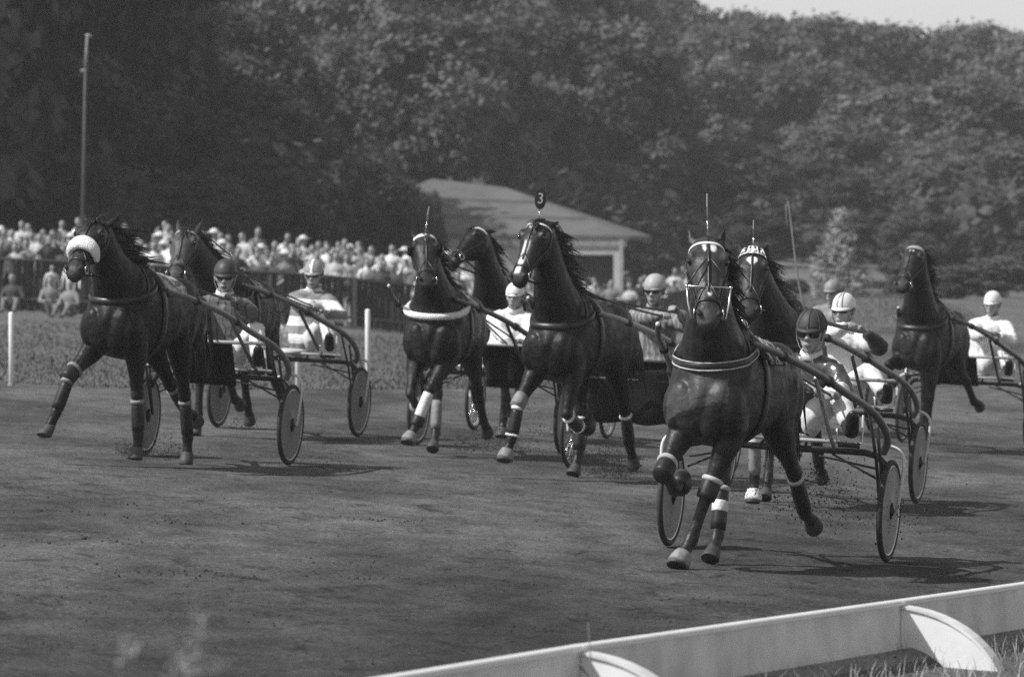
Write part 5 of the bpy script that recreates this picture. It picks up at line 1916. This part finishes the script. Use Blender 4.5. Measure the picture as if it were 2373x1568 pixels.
# number three
TEAMS.append(team(1503, 256, 20, 1256, .74,
    dict(coat=.011, coat_name="black_three", gloss=.38, seed=7, marks=[('oval', .085, -.012, .032, .024), ('blaze', .24, .59, -.005, -.012, .021)], face_tone=1.0, muzzle_tone=1.2, leg_tone=0.4, plate=('flat', .16, .04), mane_side=1, mane_flow=.55,
         boots=dict(RF=[('knee', BOOT_GREY), ('shin', BOOT_BLACK), ('bell', BOOT_GREY)], LF=[('shin', BOOT_BLACK), ('bell', BOOT_BLACK)], LH=[('shin', BOOT_BLACK)], RH=[('shin', BOOT_BLACK)]), boot_rim=FLEECE, shin_rims=True, ear=(.40, -.55, .75), brow_w=.018),
    (1253, 520), (1203, 648), dict(RF=(42, 6, 22, -.12), LF=(20, -66, -95, .02), RH=(36, -6, 8, 30, .04), LH=(6, -38, -28, -40, -.02)),
    "black horse with white blaze carrying number 3 above its head",
    dict(shaft=.30, shaft_name="fifth", apron=(-.55, .62, .48, .03), apron_band=True, spokes=True, light_bar=False),
    "sulky with wide black scalloped apron behind the number 3 horse",
    dict(jacket=striped("jacket_streaks", .15, .27, 17, 1, .6, wob=.16), trousers=jk("dark5", .05), helmet=mat("helmet_grey_pale", .38, .5, .1), look=4, elbow=.9, seed=5, peak=.018),
    "driver in pale grey helmet and streaked grey jacket between the two middle horses",
    (1517, 672), ((1572, 722, .42), (1540, 728, .45))))
# white fleece collar
TEAMS.append(team(1134, 238, 16, 984, .74,
    dict(coat=.018, coat_name="bay_six", seed=8, ear=(.34, -.05, .8), forelock=5, face_tone=.8, muzzle_tone=1.0, leg_tone=.6, collar=dict(fleece=True, z=1.31), brow_w=.030, brow2=True, plate=(80, .24, .10), cloth=blotched("cloth_grey", .10, .42, 8), blinkers=True,
         boots=dict(LF=[('bandage', BOOT_WHITE), ('ankle', BOOT_BLACK), ('bell', BOOT_GREY)], RF=[('ankle', BOOT_GREY)], RH=[('shin', BOOT_GREY)]), mane_side=1, marks=[('oval', .12, -.0, .022, .008)]),
    (985, 552), (990, 656), dict(LF=(40, 12, 28, -.27), RF=(30, -66, -95, .0), RH=(42, 0, 12, 40, .04), LH=(2, -46, -36, -60, .04)),
    "dark bay horse with thick white fleece breast collar and white banded brow",
    dict(shaft=.07, shaft_name="sixth", light_bar=True, disc=.17, disc_name="dark", apron=(.02, .50, .62, 0)),
    "sulky behind the horse with the white fleece collar",
    dict(jacket=jk("white6", .76), trousers=jk("white6b", .66), helmet=mat("helmet_white", .72), glasses=False, look=2, elbow=.4, head_scale=1.02, seed=6, peak=.02),
    "driver in white helmet and white waistcoat without glasses",
    (1193, 686), ((1205, 790, .42), (1180, 795, .42))))
# behind it: dark horse turned to the left
TEAMS.append(team(1251, 217, 16, 1122, .74,
    dict(coat=.011, coat_name="black_seven", seed=9, ear=(.35, -.7, .8), brow_w=.026, mane_side=1, mane_flow=.3, face_tone=.2, muzzle_tone=.8, head_yaw=-14),
    (1112, 540), (1052, 606), dict(RF=(10, -60, -80, -.03), LF=(8, 0, 20, 0), RH=(-2, -50, -40, -60, 0), LH=(36, 0, 10, 40, 0)),
    "black horse with head turned sideways behind the fleece collared horse",
    dict(shaft=.05, shaft_name="seventh", spokes=True), "spoke wheeled sulky hidden behind the number 3 horse",
    dict(jacket=jk("grey7", .12), trousers=jk("white7", .6), helmet=mat("helmet_dim", .12), elbow=.5, seed=7),
    "driver hidden behind the black number 3 horse",
    (1292, 700), ((1300, 790, .42), (1275, 790, .42))))
# left foreground pair
TEAMS.append(team(500, 268, 15, 234, .655,
    dict(coat=.010, coat_name="black_eight", seed=10, face_tone=1.8, muzzle_tone=3.0, leg_tone=.2, noseroll=(.335, .060), mane_side=1, mane_flow=1.0, cloth=blotched("cloth_figured", .12, .50, 10), ear=(.55, .10, 1.0), brow_w=.012,
         brow=LEATHER, boots=dict(RF=[('knee', BOOT_BLACK), ('shin', BOOT_BLACK)], LF=[('shin', BOOT_BLACK)], LH=[('shin', BOOT_BLACK)], RH=[('shin', BOOT_BLACK)]), boot_rim=BOOT_GREY),
    (226, 520), (182, 632), dict(RF=(50, 14, 22, -.22), LF=(-6, -8, 10, .02), LH=(16, -22, -16, 0, .0), RH=(4, -44, -52, -70, .10)),
    "black horse with thick white fleece noseband at the far left",
    dict(shaft=.16, shaft_name="eighth", light_bar=True, apron=(-.27, .25, .66, 0), disc=.22, disc_name="eight"),
    "sulky with mid grey shafts and black square apron, left foreground",
    dict(jacket=striped("jacket_pinstripe", .12, .04, 14, 1, .78, wob=.10), trousers=jk("white8", .68), helmet=mat("helmet_dark2", .05, .5, .1), look=14, elbow=.9, seed=8, mouth=.007, collar=mat("collar_white", .6, .7, .1), strap=mat("strap_pale", .5, .6, .1)),
    "driver in dark helmet and pinstriped jacket with one arm stretched out, left foreground",
    (522, 640), ((536, 692, .42), (415, 668, .40)), slack=.16))
TEAMS.append(team(665, 231, 16, 486, .74,
    dict(coat=.036, coat_name="bay_nine", seed=11, brow=mat("brow_pale", .5, .6, .1), face_tone=1.6, muzzle_tone=1.2, cloth=blotched("cloth_nine", .03, .30, 9), mane_side=1, ear=(.24, .15, 1.15)),
    (434, 540), (412, 642), dict(RF=(14, 0, 20, 0), LF=(30, -50, -80, 0), RH=(2, -46, -30, -40, 0), LH=(30, -50, -60, -70, .02)),
    "brown horse with upright pale ears behind the horse with the white noseband",
    dict(shaft=.12, shaft_name="ninth", light_bar=False, disc=.18, disc_name="nine", front_bar=False),
    "sulky with dark disc wheels beside the white post",
    dict(jacket=striped("jacket_hoops", .76, .20, 5.6, 2, .52), trousers=jk("white9", .66), helmet=mat("helmet_grey_gloss", .30, .3, .1), look=6, elbow=.95, seed=9, seams=(0,), seam_mat=WHITE_STRAP, seam_w=.024, collar=mat("collar_white", .6)),
    "driver in grey helmet and broad hooped jersey beside the white post",
    (727, 636), ((752, 722, .42), (728, 706, .45))))


wh = [survey(*p_, 66.0) for p_ in ((1872, 742), (1858, 690), (1848, 640), (1840, 575), (1833, 515), (1828, 478), (1825, 466), (1822, 474), (1822, 500), (1824, 526))]
mb = MB(); mb.loft(wh, [.016, .014, .012, .011, .010, .009, .008, .007, .007, .006], n=6)
tag(mb.build("whip", mat("whip_cord", .22, .6, .2)), "long thin whip with drooping lash raised left of the young conifer", "whip")

# ------------------------------------------------------------------ earth thrown up by the hooves
def spray(spots, seed, label):
    rnd = random.Random(seed)
    out = []
    for x, y, s_, sx, sy, n, big in spots:
        d0 = FPX / s_
        for _ in range(int(n * 2.6)):
            d = d0 + rnd.gauss(0, .35)
            q = survey(x + rnd.gauss(0, sx), y + rnd.gauss(0, sy), d)
            gz = ground_z(q.x, q.y)
            if q.z < gz + .004: q.z = gz + rnd.random() ** 2 * .12
            out.append((q.x, q.y, q.z, 0.002 + .75 * big * rnd.random() ** 3.5))
    return clods("dirt_spray", out, mat("thrown_earth", .028, .95, .3), seed, label, "dirt")


spray([(1880, 1140, 343, 60, 45, 420, .010), (1990, 1170, 343, 110, 45, 260, .010), (1830, 1090, 340, 60, 40, 120, .010), (2120, 1190, 300, 70, 40, 120, .008)], 1, "loose earth thrown up behind the foremost horse")
spray([(1400, 1070, 262, 38, 26, 900, .009), (1440, 1085, 262, 30, 18, 600, .007), (1350, 1000, 262, 50, 40, 120, .008)], 2, "dark earth kicked up by the number 3 horse's hind hooves")
spray([(1150, 1020, 240, 55, 26, 420, .009), (1090, 1030, 240, 35, 16, 380, .008), (1230, 990, 240, 40, 40, 120, .009), (1190, 1050, 262, 45, 12, 260, .007)], 3, "earth kicked up between the fleece collared horse and the number 3 horse")
spray([(310, 1055, 268, 22, 18, 420, .009), (400, 1050, 268, 30, 22, 260, .009), (720, 1070, 268, 60, 14, 120, .006)], 4, "crumbs of earth flying round the front hooves of the noseband horse")
spray([(545, 1000, 231, 22, 14, 160, .008), (2200, 1020, 205, 30, 26, 360, .008), (1740, 1130, 285, 30, 20, 160, .007), (1920, 1130, 270, 40, 20, 260, .007)], 5, "small puffs of earth behind the horses of the second row")


# soft dust hanging where the hooves have just struck
def dust(px, py, s_, rx, ry, rz, dens, seed, label):
    c = survey(px, py, FPX / s_)
    m = bpy.data.materials.new("dust_cloud"); m.use_nodes = True
    n, l = m.node_tree.nodes, m.node_tree.links
    n.remove(n["Principled BSDF"])
    v = n.new("ShaderNodeVolumePrincipled"); v.inputs["Color"].default_value = (.30, .30, .30, 1)
    tc = n.new("ShaderNodeTexCoord")
    ln = n.new("ShaderNodeVectorMath"); ln.operation = 'LENGTH'; l.new(tc.outputs["Object"], ln.inputs[0])
    fall = n.new("ShaderNodeMapRange"); fall.clamp = True
    for k, q in enumerate((.25, .98, 1.0, 0.0)): fall.inputs[k + 1].default_value = q
    l.new(ln.outputs["Value"], fall.inputs[0])
    nz = n.new("ShaderNodeTexNoise"); nz.noise_dimensions = '4D'; nz.inputs["W"].default_value = seed; nz.inputs["Scale"].default_value = 2.6; nz.inputs["Detail"].default_value = 4
    l.new(tc.outputs["Object"], nz.inputs["Vector"])
    mr = n.new("ShaderNodeMapRange"); mr.clamp = True
    for k, q in enumerate((.40, .62, 0.0, dens * 2.6)): mr.inputs[k + 1].default_value = q
    l.new(nz.outputs["Fac"], mr.inputs[0])
    mu = n.new("ShaderNodeMath"); mu.operation = 'MULTIPLY'; l.new(fall.outputs[0], mu.inputs[0]); l.new(mr.outputs[0], mu.inputs[1])
    l.new(mu.outputs[0], v.inputs["Density"]); l.new(v.outputs[0], n["Material Output"].inputs["Volume"])
    mb = MB(); mb.ell((0, 0, 0), (1, 1, 1), nu=16, nv=10)
    o = mb.build("dust", m); o.location = c; o.scale = (rx, ry, rz)
    tag(o, label, "dust", None, 'stuff')


dust(1425, 1062, 260, .34, .40, .20, 9, 1, "dark dust round the hind hooves of the number 3 horse")
dust(1165, 1015, 245, .50, .45, .20, 7, 2, "dust between the fleece collared horse and the number 3 horse")
dust(2195, 1000, 208, .36, .40, .24, 6, 3, "dust under the rearmost horse")
dust(1900, 1135, 335, .45, .40, .17, 6, 4, "dust behind the foremost horse's hind hooves")
dust(330, 1050, 268, .34, .35, .14, 6, 5, "dust at the fore hooves of the noseband horse")


# look-alikes that would share a label are told apart by their order from left to right
same = {}
for o in scene.objects:
    if o.parent is None and o.get('category') in ('tree', 'person'): same.setdefault(o['label'], []).append(o)
for lab, os_ in same.items():
    if len(os_) > 1 and len(os_) < 5:
        os_.sort(key=lambda o: o.location.x / o.location.y)
        words_ = {2: ("leftmost", "rightmost"), 3: ("leftmost", "middle", "rightmost"), 4: ("leftmost", "second", "third", "rightmost")}[len(os_)]
        for o, w_ in zip(os_, words_): o['label'] = lab + ", " + w_
